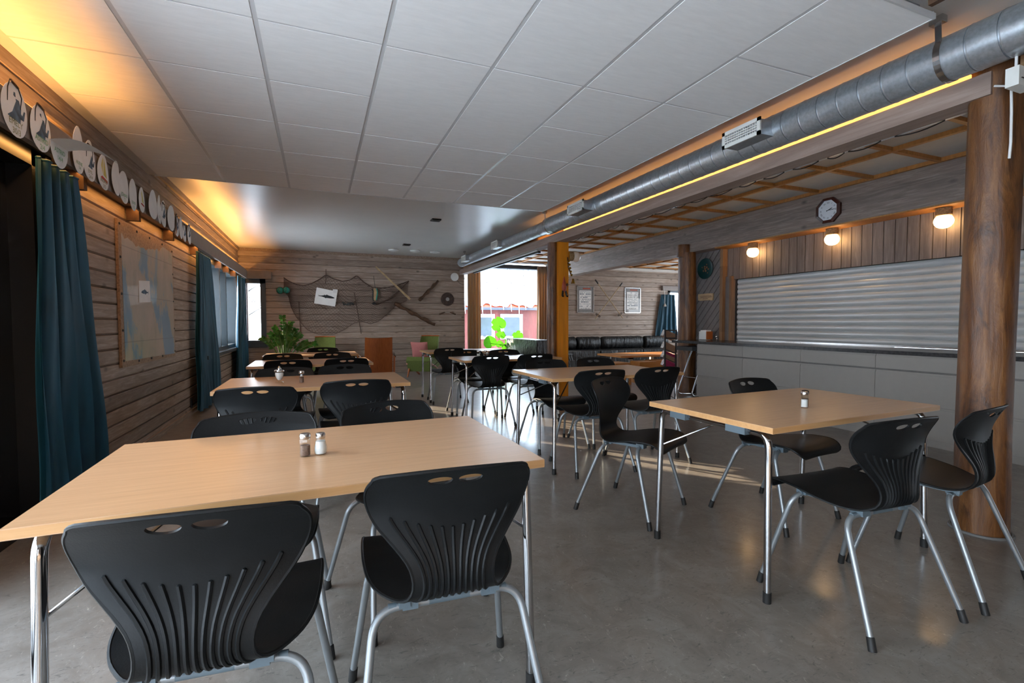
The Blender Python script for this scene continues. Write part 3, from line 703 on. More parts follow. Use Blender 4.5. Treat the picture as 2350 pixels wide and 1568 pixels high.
# ------------------------------------------------------------------ shakers
ZT = .7301
def shaker(x, y, z, label, fill, h=.07, r=.0165, seg=8, prof=None, cap='steel', level=.62):
    t = thing('shaker' if fill else 'jar', label, 'shaker', (x, y, z), 20)
    prof = prof or [(r*.92, 0), (r, .004), (r, h*.74), (r*.9, h*.80)]
    MB().lathe(prof, seg, cap=False).lathe([(.0005, .001), (prof[0][0], .001)], seg, cap=False).obj('glass_body', M['jar'], t, 30)
    if fill: 
        hh = prof[-1][1]*level
        fp = [(q*.84, .006+zz*.0) if i == 0 else (q*.84, zz) for i, (q, zz) in enumerate(prof) if zz <= hh]
        fp.append((fp[-1][0], hh)); MB().lathe(fp, 14).obj('contents', M[fill], t, 50)
    rt_ = prof[-1][0]; z1 = prof[-1][1]
    MB().lathe([(rt_*1.05, z1-.002), (rt_*1.10, z1), (rt_*1.10, z1+.010), (rt_*.95, z1+.015), (rt_*.3, z1+.017)], 20).obj('lid', M[cap], t, 40)
    return t
PEAR = [(.014, 0), (.019, .004), (.0215, .014), (.021, .024), (.0175, .036), (.0145, .046), (.0135, .054)]
shaker(-.042, 1.638, ZT, 'straight faceted glass shaker of brown pepper on the front table', 'pepper', .072, .0170)
shaker(.003, 1.645, ZT, 'pear-shaped diamond-patterned glass salt shaker on the front table', 'salt', prof=PEAR, seg=16, level=.8)
shaker(-.110, 3.686, ZT, 'straight glass pepper shaker right of the pointed sugar dispenser', 'pepper', .085, .0175)
shaker(2.202, 1.630, ZT, 'glass salt shaker full of white salt on the right-hand table', 'salt', .08, .0165)
shaker(2.240, 1.655, ZT, 'dark pepper shaker close behind the salt on the right-hand table', 'pepper', .08, .0165, cap='rust')
q = at(1118, 815, Z=ZT)
shaker(1.80, 5.53, ZT, 'small glass jar by the back window, left of its twin jar', 'salt', .085, .022)
shaker(1.89, 5.53, ZT, 'small glass jar by the back window, right of its twin jar', 'pepper', .085, .022)
t = thing('sugar_dispenser', 'footed glass sugar dispenser with pointed steel lid on the second left-hand table', 'dispenser', (-.256, 3.768, ZT))
MB().lathe([(.027, 0), (.025, .005), (.010, .012), (.012, .018), (.024, .034), (.029, .055), (.030, .078)], 12, cap=False).obj('glass_body', M['jar'], t, 25)
MB().lathe([(.010, .018), (.021, .034), (.026, .055), (.026, .070)], 14).obj('contents', M['salt'], t)
MB().lathe([(.031, .077), (.033, .080), (.031, .088), (.014, .091), (.014, .097), (.012, .104), (.006, .113), (.002, .117)], 20).obj('lid', M['steel'], t)
# ------------------------------------------------------------------ counter, hatch
ys = [6.2-.70-.81*k for k in range(0, 8)]; ys = [5.50, 4.687, 3.874, 3.07, 2.26, 1.45, .64]
names = ['at its left end by the bar stool', 'second from its left end, behind the right-hand table', 'third from its left end, under the clock', 'fourth from its left end', 'just behind the thick log post', 'out past the thick log post']
for i, (a, b_) in enumerate(zip(ys, ys[1:])):
    t = thing('counter_cabinet', 'grey drawer cabinet under the counter, '+names[i], 'cabinet', (5.15, (a+b_)/2, 0), 0, 'grey counter cabinets'); h = (a-b_)/2
    MB().box(.02, .60, -h, h, .065, .83).obj('carcass', M['cabgap'], t)
    MB().box(.04, .58, -h, h, 0, .065).obj('plinth', M['cabinet'], t)
    for z0, z1 in ((.67+.022, .812), (.352+.022, .655+.0), (.07, .352)):
        d = MB().box(0, .021, -h+.002, h-.002, z0, z1).bevel(.002, 1).obj('drawer_front', M['cabinet'], t)
        MB().box(.010, .022, -h+.002, h-.002, z1, z1+.018).obj('grip_channel', M['cabinet'], d)
tag(MB().box(5.13, 5.86, .22, 6.02, .832, .869).bevel(.004, 1).obj('worktop', M['worktop']), 'long dark stone-look worktop running over the grey cabinets', 'worktop')
t = thing('roller_shutter', 'closed silver roller shutter of wide slats above the counter', 'shutter', (5.87, 0, 0))
sl = MB(); n = 12; zb, zt = .885, 1.79
prof = []
for i in range(n):
    z = zb+(zt-zb)*i/n; hh = (zt-zb)/n
    for k in range(7): a = k/6; prof.append((-.004-.012*sin(pi*a)**.8, z+hh*(.06+.88*a)))
    prof.append((.002, z+hh*.97))
prof2 = [(.02, zb), *prof, (.02, zt)]
sl.prism([(u, v) for u, v in prof2][::-1], .2, 5.46, lambda u, v, h: V((u, h, v))).obj('slats', M['shutter'], t, 30)
MB().box(-.012, .02, .2, 5.46, .870, .889).obj('bottom_rail', M['steel'], t)
MB().box(-.03, .02, 5.44, 5.465, .87, 1.79).obj('guide_rail', M['darkmetal'], t)
# lamps
def globe_lamp(x, y, z, label, lit=True):
    t = thing('globe_lamp', label, 'lamp', (x, y, z), 0, 'rope-wrapped globe lamps')
    b = MB(); 
    for k in range(5): b.tube([((.058)*cos(a), .058*sin(a), -.010-.014*k) for a in [2*pi*j/24 for j in range(24)]], .0085, 6, close=True)
    b.lathe([(.052, 0), (.052, -.078)], 24).obj('rope_collar', M['rope'], t, 60)
    MB().lathe([(.048, -.072), (.062, -.083), (.074, -.105), (.078, -.128), (.072, -.155), (.056, -.178), (.032, -.192), (.004, -.198)], 28).obj('glass_globe', M['globe' if lit else 'globe_off'], t, 60)
    return t
for (px, py), lb in (((1728, 552), 'glowing globe lamp with rope collar, leftmost of the three above the shutter'), ((1910, 520), 'glowing globe lamp with rope collar under the clock'), ((2167, 468), 'glowing globe lamp with rope collar beside the thick log post')):
    q = at(px, py, X=5.70); globe_lamp(5.70, q.y, 2.257, lb)
g = globe_lamp(3.43, 6.27, 2.12, 'unlit opal globe lamp on the orange post in mid room', False); g.rotation_euler = (0, R(-90), 0)
MB().box(-.06, .06, -.05, .05, -.0, .012).obj('backplate', M['brass'], g)
# clock
q = at(1900, 483, X=5.55); t = thing('wall_clock', 'octagonal mahogany wall clock with roman numerals on the grey beam', 'clock', (5.574, q.y, q.z))
RR = .155
o8 = lambda r: [(r*cos(pi/8+k*pi/4), r*sin(pi/8+k*pi/4)) for k in range(8)]
yz = lambda u, v, h: V((-h, -u, v))
fr = MB()
for r0, r1, h0, h1 in ((RR, RR*.80, .03, .045),):
    A, B = o8(RR), o8(RR*.80)
    for k in range(8):
        j = (k+1) % 8
        for P4 in (((A[k], 0), (A[j], 0), (A[j], .03), (A[k], .03)), ((A[k], .03), (A[j], .03), (B[j], .045), (B[k], .045)), ((B[k], .045), (B[j], .045), (B[j], .02), (B[k], .02))):
            fr.face([yz(p[0], p[1], h) for p, h in P4])
fr.obj('clock_frame', M['mahog'], t, 20)
MB().prism(o8(RR*.81), .0, .022, yz).obj('dial', M['dial'], t)
NUM = ['XII', 'I', 'II', 'III', 'IIII', 'V', 'VI', 'VII', 'VIII', 'IX', 'X', 'XI']; ob = []
for k, s in enumerate(NUM):
    a = k*pi/6; cx, cy = .088*sin(a), .088*cos(a)
    ob.append(text_mesh(s, .028, lambda x, y, a=a, cx=cx, cy=cy: yz(cx+x*cos(a)+(y-.010)*sin(a), cy-x*sin(a)+(y-.010)*cos(a), .0232), 'ink', 'n'))
join_meshes('numerals', ob, t)
def hand(ang, l, w, nm):
    a = R(ang); d = V((sin(a), cos(a))); e = V((d.y, -d.x)); P4 = [-d*.02+e*w*.6, d*l*.7+e*w, d*l, d*l*.7-e*w, -d*.02-e*w*.6]
    MB().prism([(p.x, p.y) for p in P4][::-1], .0245, .026, yz).obj(nm, M['ink'], t)
hand(67, .06, .005, 'hour_hand'); hand(88, .088, .0035, 'minute_hand')
# painted plate and wooden sign on the diagonal boarding
q = at(1620, 617, X=5.79); t = thing('decorative_plate', 'round teal plate with painted flowers on the diagonal boarding', 'plate', (5.798, q.y, q.z))
MB().lathe([(.06, 0), (.15, -.012), (.165, -.022), (.165, -.028), (.15, -.02), (.10, -.008), (.004, -.006)], 36, ax='x').obj('plate_dish', M['plate'], t)
b = MB()
for k in range(9): 
    a = k*2.4; r = .02+.008*k; b.lathe([(.001, -.012), (.018-.001*k, -.011), (.018-.001*k, -.006)], 10, (0, r*cos(a), r*sin(a)), 'x')
b.obj('painted_flower', M['flower'], t)
q = at(1620, 682, X=5.79); t = thing('wooden_sign', 'small pale wooden sign with burnt writing on the diagonal boarding', 'sign', (5.798, q.y, q.z))
MB().prism([(-.155, -.05), (-.10, -.058), (.02, -.052), (.155, -.058), (.160, .05), (.06, .056), (-.158, .052)], 0, .022, yz).bevel(.004, 1).obj('sign_board', M['signwood'], t)
b = MB(); rnd = random.Random(4)
for z, x0, x1 in ((.015, -.12, .13), (-.005, -.10, .12), (-.026, -.05, .05)):
    x = x0
    while x < x1: w = .008+rnd.random()*.014; b.box(-.0235, -.0222, -x-w, -x, z-.004, z+.004); x += w+.006
b.obj('burnt_writing', M['brownwood'], t)
# napkin dispenser, small shaker on the worktop
t = thing('napkin_dispenser', 'white and wood napkin dispenser on the left end of the worktop', 'napkin dispenser', (5.62, 5.83, .8695))
MB().box(-.055, .055, -.075, .075, .012, .135).bevel(.006, 2).obj('casing', M['white'], t)
MB().box(-.058, .06, -.092, -.076, .012, .135).bevel(.003, 1).obj('side_panel', M['teak'], t)
MB().box(-.06, .06, -.085, .08, 0, .012).obj('base', M['steel'], t)
MB().box(-.05, .05, -.07, .05, .136, .155).bevel(.006, 2).obj('napkins', M['paper'], t)
shaker(5.66, 5.64, .8695, 'small shaker standing beside the napkin dispenser', 'pepper', .065, .016)
# bar stool
t = thing('bar_stool', 'chrome bar stool with black seat tucked under the end of the worktop', 'stool', (5.33, 5.78, 0))
MB().box(-.17, .17, -.17, .17, .72, .78).bevel(.02, 3).obj('seat', M['black'], t)
for sy in (-.15, .15):
    MB().tube(fillet([(.12, sy, .71), (-.17, sy, .04), (.2, sy, .02)], .07, 6), .010, 8).obj('leg', M['chrome'], t, 60)
MB().tube([(-.02, -.15, .30), (-.02, .15, .30)], .008).tube([(.16, -.15, .02), (.16, .15, .02)], .010).obj('footrest', M['chrome'], t)
# ------------------------------------------------------------------ wall map and paper
t = thing('wall_map', 'large framed topographic map under clear plastic on the left boarded wall', 'map', (XL, 5.605, 1.395), 0)
hw, hz = .79, .605
MB().box(.002, .022, -hw, hw, -hz, hz).obj('backing_board', M['osb'], t)
b = MB(); n = 22; top = [hz-.03]*(n+1)
rnd = random.Random(2); 
for i in range(n+1): top[i] = hz-.10-.035*rnd.random()*(i % 2)-.05*sin(i/n*5) if i/n < .75 else hz-.05-.10*(i/n-.75)
pl = [(-hw+.06, -hz+.05), (hw-.03, -hz+.03)]+[(hw-.03-(2*hw-.09)*i/n, top[n-i]) for i in range(n+1)]
b.prism(pl, .023, .025, lambda u, v, h: V((h, u, v))).obj('map_sheet', M['map'], t)
for yy, zz in [(-hw+.03, z) for z in (-.55, -.3, 0, .3, .57)]+[(hw-.03, z) for z in (-.55, -.3, 0, .3, .55)]+[(y_, -hz+.03) for y_ in (-.4, -.05, .3)]+[(y_, hz-.03) for y_ in (-.35, .0, .4)]:
    MB().lathe([(.011, .022), (.011, .027), (.003, .030)], 10, (0, yy, zz), 'x').obj('screw', M['black'], t)
def fish(b, f, L, h):
    pts = [(-.5, .0), (-.42, .05), (-.25, .055), (-.1, .11), (.1, .16), (.3, .12), (.45, .04), (.5, 0), (.42, -.05), (.25, -.10), (.05, -.11), (-.2, -.05), (-.4, -.02), (-.5, -.09), (-.47, -.02)]
    pts = [(-.5, .10), (-.45, .03), (-.3, .045), (-.16, .085), (-.13, .14), (-.04, .105), (.02, .175), (.12, .125), (.30, .085), (.45, .02), (.5, -.03), (.42, -.075), (.2, -.10), (.0, -.095), (-.06, -.14), (-.12, -.08), (-.3, -.03), (-.45, -.02), (-.5, -.10), (-.46, 0)]
    b.prism([(u*L, v*L*.8) for u, v in pts][::-1], 0, h, f); return b
q = at(333, 671, X=XL+.03); t = thing('fish_drawing', 'small white sheet with a grey fish drawing fixed on the wall map', 'drawing', (XL+.027, q.y, q.z))
MB().prism([(-.16, -.10), (.155, -.085), (.145, .115), (-.155, .095)], 0, .002, lambda u, v, h: V((h, u, v))).obj('sheet', M['paper'], t)
fish(MB(), lambda u, v, h: V((.0022+h, -u, v)), .2, .001).obj('fish_print', M['kettle'], t)
t = thing('wall_socket', 'small black power socket low on the left wall', 'socket', at(438, 925, X=XL+.003))
MB().box(0, .012, -.03, .03, -.06, .06).bevel(.004, 1).obj('socket_plate', M['black'], t); MB().lathe([(.018, .008), (.020, .0135), (.016, .014)], 14, (0, 0, .02), 'x').obj('socket_insert', M['rubber'], t)
# ------------------------------------------------------------------ garland of paper cut-outs on the pelmet
XO = -1.322
def kettle(t, w, z0, z1, tilt):
    s = w
    f = lambda u, v, h: V((h, u*s, v*s))
    MB().prism([(-.30, -.28), (.22, -.30), (.26, .12), (.10, .34), (-.12, .34), (-.32, .05)], .0012, .0018, f).prism([(.24, -.16), (.36, -.16), (.44, .10), (.40, .12), (.30, -.05), (.24, -.02)], .0012, .0018, f).prism([(-.05, .34), (.05, .34), (.03, .44), (-.03, .44)], .0012, .0018, f).obj('kettle_print', M['kettle'], t)
    b = MB(); arc_ = [(-.30, .08), (-.28, .45), (-.18, .68), (.16, .68), (.30, .40), (.24, .10)]
    b.tube([f(u, v, .0015) for u, v in arc_], .003, 5).obj('handle_print', M['ink'], t)
    MB().prism([(-.14, .645), (.14, .645), (.14, .71), (-.14, .71)], .0018, .0024, f).obj('grip_print', M['brownwood'], t)
def cutout(i, y, zt, zb, w, kind, text=None, pen='olive', yaw=0, label='', tiltz=0):
    h = zt-zb; t = thing('paper_cutout', label, 'paper cut-out', (XO+.004*(i % 3)+(.03 if yaw else 0), y, (zt+zb)/2), yaw, 'paper cut-outs on the pelmet')
    rnd = random.Random(i+20); pts = []
    for k in range(24):
        a = 2*pi*k/24; e = 1+.03*sin(3*a+i)
        wd = w*(.5-.06*sin(a)) ; pts.append((wd*cos(a)*e, h/2*sin(a)*e))
    MB().prism(pts, 0, .0012, lambda u, v, hh: V((hh+.015*(v/h)**2, u, v))).obj('paper_shape', M['paper'], t)
    e = t
    if kind == 'kettle':
        s = bpy.data.objects.new('x', None)
        f = lambda u, v, hh: V((hh+.0022+.015*(v/h)**2, u, v))
        W = w*.95
        MB().prism([(p[0]*W, p[1]*W-.0*h) for p in [(-.30, -.22), (.20, -.26), (.26, .10), (.17, .27), (-.22, .27), (-.35, .05)]], 0, .0006, f).prism([(p[0]*W, p[1]*W) for p in [(.23, -.14), (.36, -.14), (.43, .09), (.38, .10), (.30, -.04), (.24, .0)]], 0, .0006, f).prism([(p[0]*W, p[1]*W) for p in [(-.06, .30), (.04, .30), (.02, .40), (-.04, .40)]], 0, .0006, f).obj('kettle_print', M['kettle'], t)
        MB().tube([f(u*W, v*W, .0006) for u, v in [(-.30, .10), (-.28, .42), (-.20, .62), (.14, .55), (.28, .36), (.22, .08)]], .0025, 5).obj('handle_print', M['ink'], t)
        MB().tube([f(u*W, v*W, .001) for u, v in [(-.18, .61), (.12, .55)]], .006, 6).obj('grip_print', M['brownwood'], t)
    if kind == 'boat':
        f = lambda u, v, hh: V((hh+.0022+.015*(v*w/h)**2, u*w, v*w)); 
        MB().prism([(-.06, -.12), (-.04, .55), (-.34, -.06)], 0, .0006, f).prism([(.0, -.10), (.30, -.16), (.04, .52)], 0, .0006, f).obj('sail_print', M['yellow'], t)
        MB().prism([(-.34, -.22), (.34, -.34), (.36, -.24), (-.36, -.10)], 0, .0006, f).obj('hull_print', M['redprint'], t)
    if text:
        for j, s in enumerate(text):
            text_mesh(s, w*.19, lambda x, y_, j=j: V((.0035+.015*((-.28*h-j*w*.19)/h)**2, x, y_-.30*h-j*w*.19)), pen, 'pen_writing', t)
    return t
def orn(px, p0, p1): a = at(px, p0, X=XO); b_ = at(px, p1, X=XO); return a.y, a.z, b_.z
spec = [(30, 190, 310, .215, 'kettle', ('EMELY', '30/3'), 'olive', 0, 'paper cut-out with a kettle marked EMELY, nearest on the pelmet'),
 (88, 242, 345, .20, 'kettle', ('ASTRID', '2/4'), 'green_pen', 0, 'paper cut-out with a kettle marked ASTRID, second nearest on the pelmet'),
 (173, 290, 397, .15, None, ('ALENE', '14'), 'green_pen', 0, 'paper cut-out half hidden behind the curled sheet on the pelmet'),
 (203, 323, 415, .175, 'kettle', ('EMIL', '24/4'), 'olive', 0, 'paper cut-out with a kettle marked EMIL, just past the curled sheet'),
 (233, 355, 434, .18, 'boat', ('INGRID', '3/5'), 'olive', 0, 'paper cut-out with yellow-sailed red boat marked INGRID'),
 (261, 368, 446, .15, None, None, 'olive', 0, 'narrow plain paper cut-out past the INGRID boat on the pelmet'),
 (282, 392, 465, .20, None, ('JOHAN', '7'), 'green_pen', 0, 'wide plain paper cut-out with green pen, left of the brown one on the pelmet'),
 (302, 410, 482, .17, None, ('SEVER', '12'), 'green_pen', 0, 'plain paper cut-out hung lower than its neighbours on the pelmet, above the map corner'),
 (321, 430, 487, .14, 'boat', None, 'olive', 0, 'smaller paper cut-out with a yellow-sailed boat, above the wall map'),
 (340, 436, 502, .15, None, None, 'olive', -8, 'plain tapering paper cut-out right of the small boat, above the wall map'),
 (353, 447, 512, .17, None, ('OLE',), 'green_pen', 6, 'plain paper cut-out with green scribble above the middle of the wall map'),
 (371, 460, 520, .17, 'kettle', None, 'olive', 0, 'paper cut-out with kettle, first of the far kettles above the wall map'),
 (383, 470, 528, .12, None, None, 'olive', -15, 'slim plain paper cut-out right of the first far kettle'),
 (393, 488, 535, .15, 'kettle', None, 'olive', 20, 'paper cut-out with kettle, turned aslant above the far edge of the map'),
 (402, 492, 542, .17, 'kettle', None, 'olive', 0, 'paper cut-out with kettle just past the aslant one'),
 (414, 498, 548, .13, None, None, 'olive', 0, 'plain paper cut-out between the last kettles on the pelmet'),
 (421, 512, 555, .15, 'kettle', None, 'olive', 0, 'paper cut-out with kettle, last but one on the pelmet'),
 (431, 512, 560, .16, 'kettle', None, 'olive', 0, 'paper cut-out with kettle, farthest of all on the pelmet')]
for i, (px, a, b_, w, kd, tx, pen, yw, lb) in enumerate(spec):
    y_, zt, zb = orn(px, a, b_); cutout(i, y_, zt, zb, w, kd, tx, pen, yw, lb)
# the one that has come loose and curls outwards
y_, zt, zb = orn(130, 326, 378); t = thing('paper_cutout', 'paper cut-out come loose and curling out from the pelmet, ASTRID in green', 'paper cut-out', (XO, y_, 2.03), 0, 'paper cut-outs on the pelmet')
MB().prism([(.10*cos(a), .11+.125*sin(a)) for a in [pi+pi*k/12 for k in range(13)]], 0, .0012, lambda u, v, h: V((h+.01, u, v))).obj('paper_shape', M['paper'], t)
MB().grid(lambda u, v: V((.01+.23*v, (u-.5)*.20*(1-.45*v*v)+.06*v, .112+.03*sin(pi*v*.9)-.05*v*v)), 8, 12).grid(lambda u, v: V((.01+.23*v, (u-.5)*.20*(1-.45*v*v)+.06*v, .1108+.03*sin(pi*v*.9)-.05*v*v)), 8, 12, True).obj('curled_flap', M['paper'], t)
for j, s in enumerate(('ASTRID', '14/4')): text_mesh(s, .036, lambda x, yy, j=j: V((.0125, x, yy+.065-j*.04)), 'green_pen', 'pen_writing', t)
# ------------------------------------------------------------------ back wall decorations (lie on Y = 11.4)
def aw(px, py, d=.03): return at(px, py, Y=YB-d)
t = thing('fishing_net', 'brown fishing net draped in scallops across the back wall', 'net', (0, 0, 0))
TOP = [(651, 637), (662, 645), (680, 653), (697, 656), (715, 651), (735, 640), (748, 631), (765, 640), (786, 646), (803, 643), (819, 632), (835, 648), (855, 660), (880, 661), (905, 657), (925, 650), (938, 645)]
BOT = [(651, 668), (662, 680), (668, 705), (680, 728), (690, 740), (705, 757), (725, 766), (748, 768), (770, 766), (790, 757), (812, 742), (832, 738), (850, 744), (868, 738), (888, 722), (908, 702), (934, 690)]
def interp(P, u):
    x = u*(len(P)-1); i = min(int(x), len(P)-2); f = x-i; return (P[i][0]*(1-f)+P[i+1][0]*f, P[i][1]*(1-f)+P[i+1][1]*f)
nu, nv = 84, 34; G = []
for j in range(nv+1):
    row = []
    for i in range(nu+1):
        a, b_ = interp(TOP, i/nu), interp(BOT, i/nu); v = j/nv
        row.append(aw(a[0]*(1-v)+b_[0]*v, a[1]*(1-v)+b_[1]*v, .02+.03*abs(sin(i*.21))*sin(pi*v)))
    G.append(row)
b = MB()
for j in range(nv):
    for i in range(nu):
        if (i+j) % 2 == 0: pa = (G[j][i], G[j+1][i+1])
        else: pa = (G[j][i+1], G[j+1][i])
        b.tube(pa, .0030, 3, cap=False)
b.obj('mesh_twine', M['net'], t)
rope = lambda P, r, d=.03: MB().tube([aw(x, y, d) for x, y in P], r, 6)
rope([interp(TOP, k/60) for k in range(61)], .009).obj('head_rope', M['net'], t)
rope([interp(BOT, k/60) for k in range(61)], .005).obj('foot_rope', M['net'], t)
rope([(938, 645), (915, 668), (890, 688), (862, 700)], .014, .05).obj('gathered_rope', M['net'], t)
rope([(686, 692), (687, 720), (689, 750), (690, 775)], .008).obj('hanging_rope', M['net'], t)
rope([(813, 672), (818, 700), (824, 735), (829, 766)], .008).obj('hanging_rope', M['net'], t)
rope([(711, 680), (735, 702), (752, 712)], .004).obj('hanging_rope', M['net'], t)
rope([(748, 618), (748, 640), (747, 652)], .007).obj('hanging_rope', M['net'], t)
for (px, py), lb in (((643, 667), 'green glass fishing float left of its twin beside the net'), ((657, 666), 'green glass fishing float overlapping the net corner, right of its twin')):
    q = aw(px, py, .085); t = thing('glass_float', lb, 'float', q, 0, 'green glass floats')
    MB().lathe([(.072*sin(pi*k/14)+.0005, -.072*cos(pi*k/14)) for k in range(15)], 22).obj('float_ball', M['float'], t, 60)
    b = MB()
    for k in range(4): b.tube([(.074*cos(a)*cos(k*pi/4), .074*cos(a)*sin(k*pi/4), .074*sin(a)) for a in [2*pi*j/20 for j in range(20)]], .003, 4, close=True)
    b.obj('cord_net', M['net'], t)
q = aw(748, 679, .06); t = thing('fish_drawing', 'large white sheet with a dark fish drawing hung crooked on the fishing net', 'drawing', q)
xz = lambda u, v, h: V((u, -h, v))
sc = .0106
MB().prism([(-.245, -.17), (.185, -.235), (.245, .14), (.15, .15), (.14, .115), (-.185, .18)], 0, .002, xz).obj('sheet', M['paper'], t)
fish(MB(), lambda u, v, h: V((u-.0+.01, -.0022-h, v-.12*u-.02)), .34, .001).obj('fish_print', M['ink'], t)
MB().prism([(.15, .07), (.235, .06), (.245, .14), (.155, .15)], .002, .003, xz).obj('tape_label', M['white'], t)
def stick(name, label, cat, p0, p1, r, m, flat=1.0, d=.04, seg=10, wob=0):
    a, b_ = aw(*p0, d), aw(*p1, d); n = 14; path = [a+(b_-a)*k/n+V((0, 0, wob*sin(k*1.9))) for k in range(n+1)]
    return tag(MB().tube(path, [r*(.85+.3*k/n) if not wob else r*(1+.25*sin(k*1.3)) for k in range(n+1)], seg).obj(name, M[m]), label, cat)
stick('wooden_pole', 'long pale wooden pole fixed diagonally over the right end of the net', 'pole', (862, 612), (941, 687), .022, 'palewood', d=.09)
stick('driftwood_board', 'long dark weathered board sloping down to the right below the net', 'driftwood', (906, 697), (998, 746), .042, 'brownwood', wob=.012, d=.085)
t = tag(stick('carved_timber', 'short notched old timber fixed aslant left of the round saw blade', 'timber', (962, 690), (1006, 645), .036, 'brownwood', wob=.006, d=.05), 'short notched old timber fixed aslant left of the round saw blade', 'timber')
q = aw(1027, 687, .012); t = thing('saw_blade', 'round rusty saw blade on the right end of the back wall', 'saw blade', q)
pts = []
for k in range(60): a = 2*pi*k/60; r = .168 if k % 2 else .155; pts.append((r*cos(a), r*sin(a)))
MB().prism(pts, 0, .005, xz).obj('toothed_disc', M['rust'], t); MB().lathe([(.045, -.005), (.045, -.009), (.02, -.010)], 24, ax='y').obj('hub_ring', M['slate'], t)
q = aw(1027, 718, .02); t = thing('drawknife', 'two-handled drawknife below the round saw blade', 'tool', q)
MB().box(-.06, .06, -.004, 0, .0, .02).obj('blade', M['steel'], t)
for sx in (-1, 1): MB().tube([(sx*.06, -.006, .012), (sx*.10, -.01, .0), (sx*.20, -.012, -.038)], [.008, .016, .018], 8).obj('handle', M['brownwood'], t)
q = aw(860, 672, .05); t = thing('fishing_tackle', 'hanging old wooden fishing tackle with green edge in the middle of the net', 'fishing tackle', q)
MB().tube([(-.02, 0, .38), (.0, 0, .2), (.01, 0, .10)], .005, 6).obj('line_cord', M['black'], t)
MB().prism([(-.03, .1), (.03, .1), (.045, 0), (.02, -.18), (-.02, -.18), (-.02, 0)], 0, .025, xz).bevel(.004, 1).obj('wooden_body', M['palewood'], t)
MB().tube([(.04, -.02, .10), (.055, -.02, .0), (.03, -.02, -.17)], .014, 8).obj('green_edge', M['float'], t)
MB().tube([(-.06, -.01, .08), (-.04, -.01, .04), (-.05, -.01, -.12), (-.03, -.01, -.2)], .012, 8).obj('iron_arm', M['black'], t)
MB().lathe([(.002, -.035), (.045, -.02), (.05, .0), (.03, .02), (.002, .025)], 14, (-.02, -.03, -.24), 'z').obj('iron_weight', M['black'], t)
q = aw(798, 697, .04); t = thing('shell_bundle', 'dark bundle of shells caught in the net right of the fish drawing', 'shells', q)
rnd = random.Random(9); b = MB()
for k in range(26): b.lathe([(.001, -.02), (.02, -.008), (.022, .004), (.001, .018)], 7, (rnd.uniform(-.12, .12), rnd.uniform(-.03, .01), rnd.uniform(-.03, .03)+.0), 'z')
b.obj('shell_cluster', mat('mussel_shell', (.05, .055, .055), .3, var=.6, vs=70), t)
MB().tube([(-.22, 0, .12), (-.12, 0, .0)], .006).tube([(.12, 0, .02), (.22, .0, .09)], .006).obj('twig', M['brownwood'], t)
q = aw(1043, 636, .02); t = thing('wireless_access_point', 'round white access point on the back wall beside the main beam', 'access point', q)
MB().lathe([(.095, .0), (.100, -.010), (.096, -.024), (.07, -.030), (.002, -.031)], 32, ax='y').obj('casing', M['white'], t)
MB().tube([(.06, 0, -.07), (.12, -.005, -.14), (.22, -.005, -.19), (.26, -.005, -.15), (.25, -.005, .0)], .004, 6).obj('cable', M['black'], t)
# ceiling fittings
for px, py, lb in ((903, 573, 'round white ceiling spot above the net, leftmost of three'), (952, 575, 'round white ceiling spot above the net, middle of three'), (998, 578, 'round white ceiling spot above the net, nearest the duct')):
    q = at(px, py, Z=ZC); t = thing('ceiling_spot', lb, 'ceiling light', q, 0, 'white ceiling spots')
    MB().lathe([(.10, 0), (.11, -.012), (.10, -.028), (.07, -.036)], 28).obj('housing', M['white'], t); MB().lathe([(.062, -.034), (.058, -.038), (.002, -.039)], 24).obj('lens', M['paper'], t)
for px, py, lb in ((1000, 504, 'black rectangular ceiling fitting nearer the tile raft'), (933, 561, 'black rectangular ceiling fitting above the back wall net')):
    q = at(px, py, Z=ZC); t = thing('ceiling_socket', lb, 'ceiling fitting', q, 0, 'black ceiling fittings')
    MB().box(-.07, .07, -.07, .07, -.02, 0).bevel(.005, 1).obj('housing', M['black'], t); MB().box(-.04, .04, -.04, .04, -.024, -.02).obj('cover', M['rubber'], t)
q = at(1437, 520, Z=ZC-.012); t = thing('smoke_detector', 'white smoke detector on the battened ceiling', 'smoke detector', q)
MB().lathe([(.05, 0), (.055, -.015), (.05, -.03), (.035, -.034)], 24).obj('base', M['white'], t); MB().lathe([(.034, -.034), (.038, -.045), (.030, -.056), (.004, -.058)], 24).obj('sensor_head', M['cream'], t)
# linear lamp under the beam and curtain track
t = thing('linear_lamp', 'long dark linear lamp hung under the far end of the main beam', 'lamp', (3.355, 8.85, 2.302))
MB().box(-.025, .025, -1.75, 1.75, -.025, .01).bevel(.004, 1).obj('housing', M['darkframe'], t); MB().box(-.045, -.025, -1.75, 1.75, .0, .02).obj('top_cover', M['white'], t)
t = thing('curtain_track', 'thin steel curtain track with loose cord along the main beam', 'curtain track', (3.425, 0, 2.335))
MB().box(-.012, .012, 1.6, 6.2, -.008, .008).obj('rail', M['steel'], t); b = MB(); rnd = random.Random(6); y_ = 1.7
while y_ < 6.0: l = .12+.18*rnd.random(); b.tube([(0, y_+l*k/6, -.010-.016*sin(pi*k/6)) for k in range(7)], .004, 5); y_ += l+.1*rnd.random()
b.obj('cord', M['black'], t)
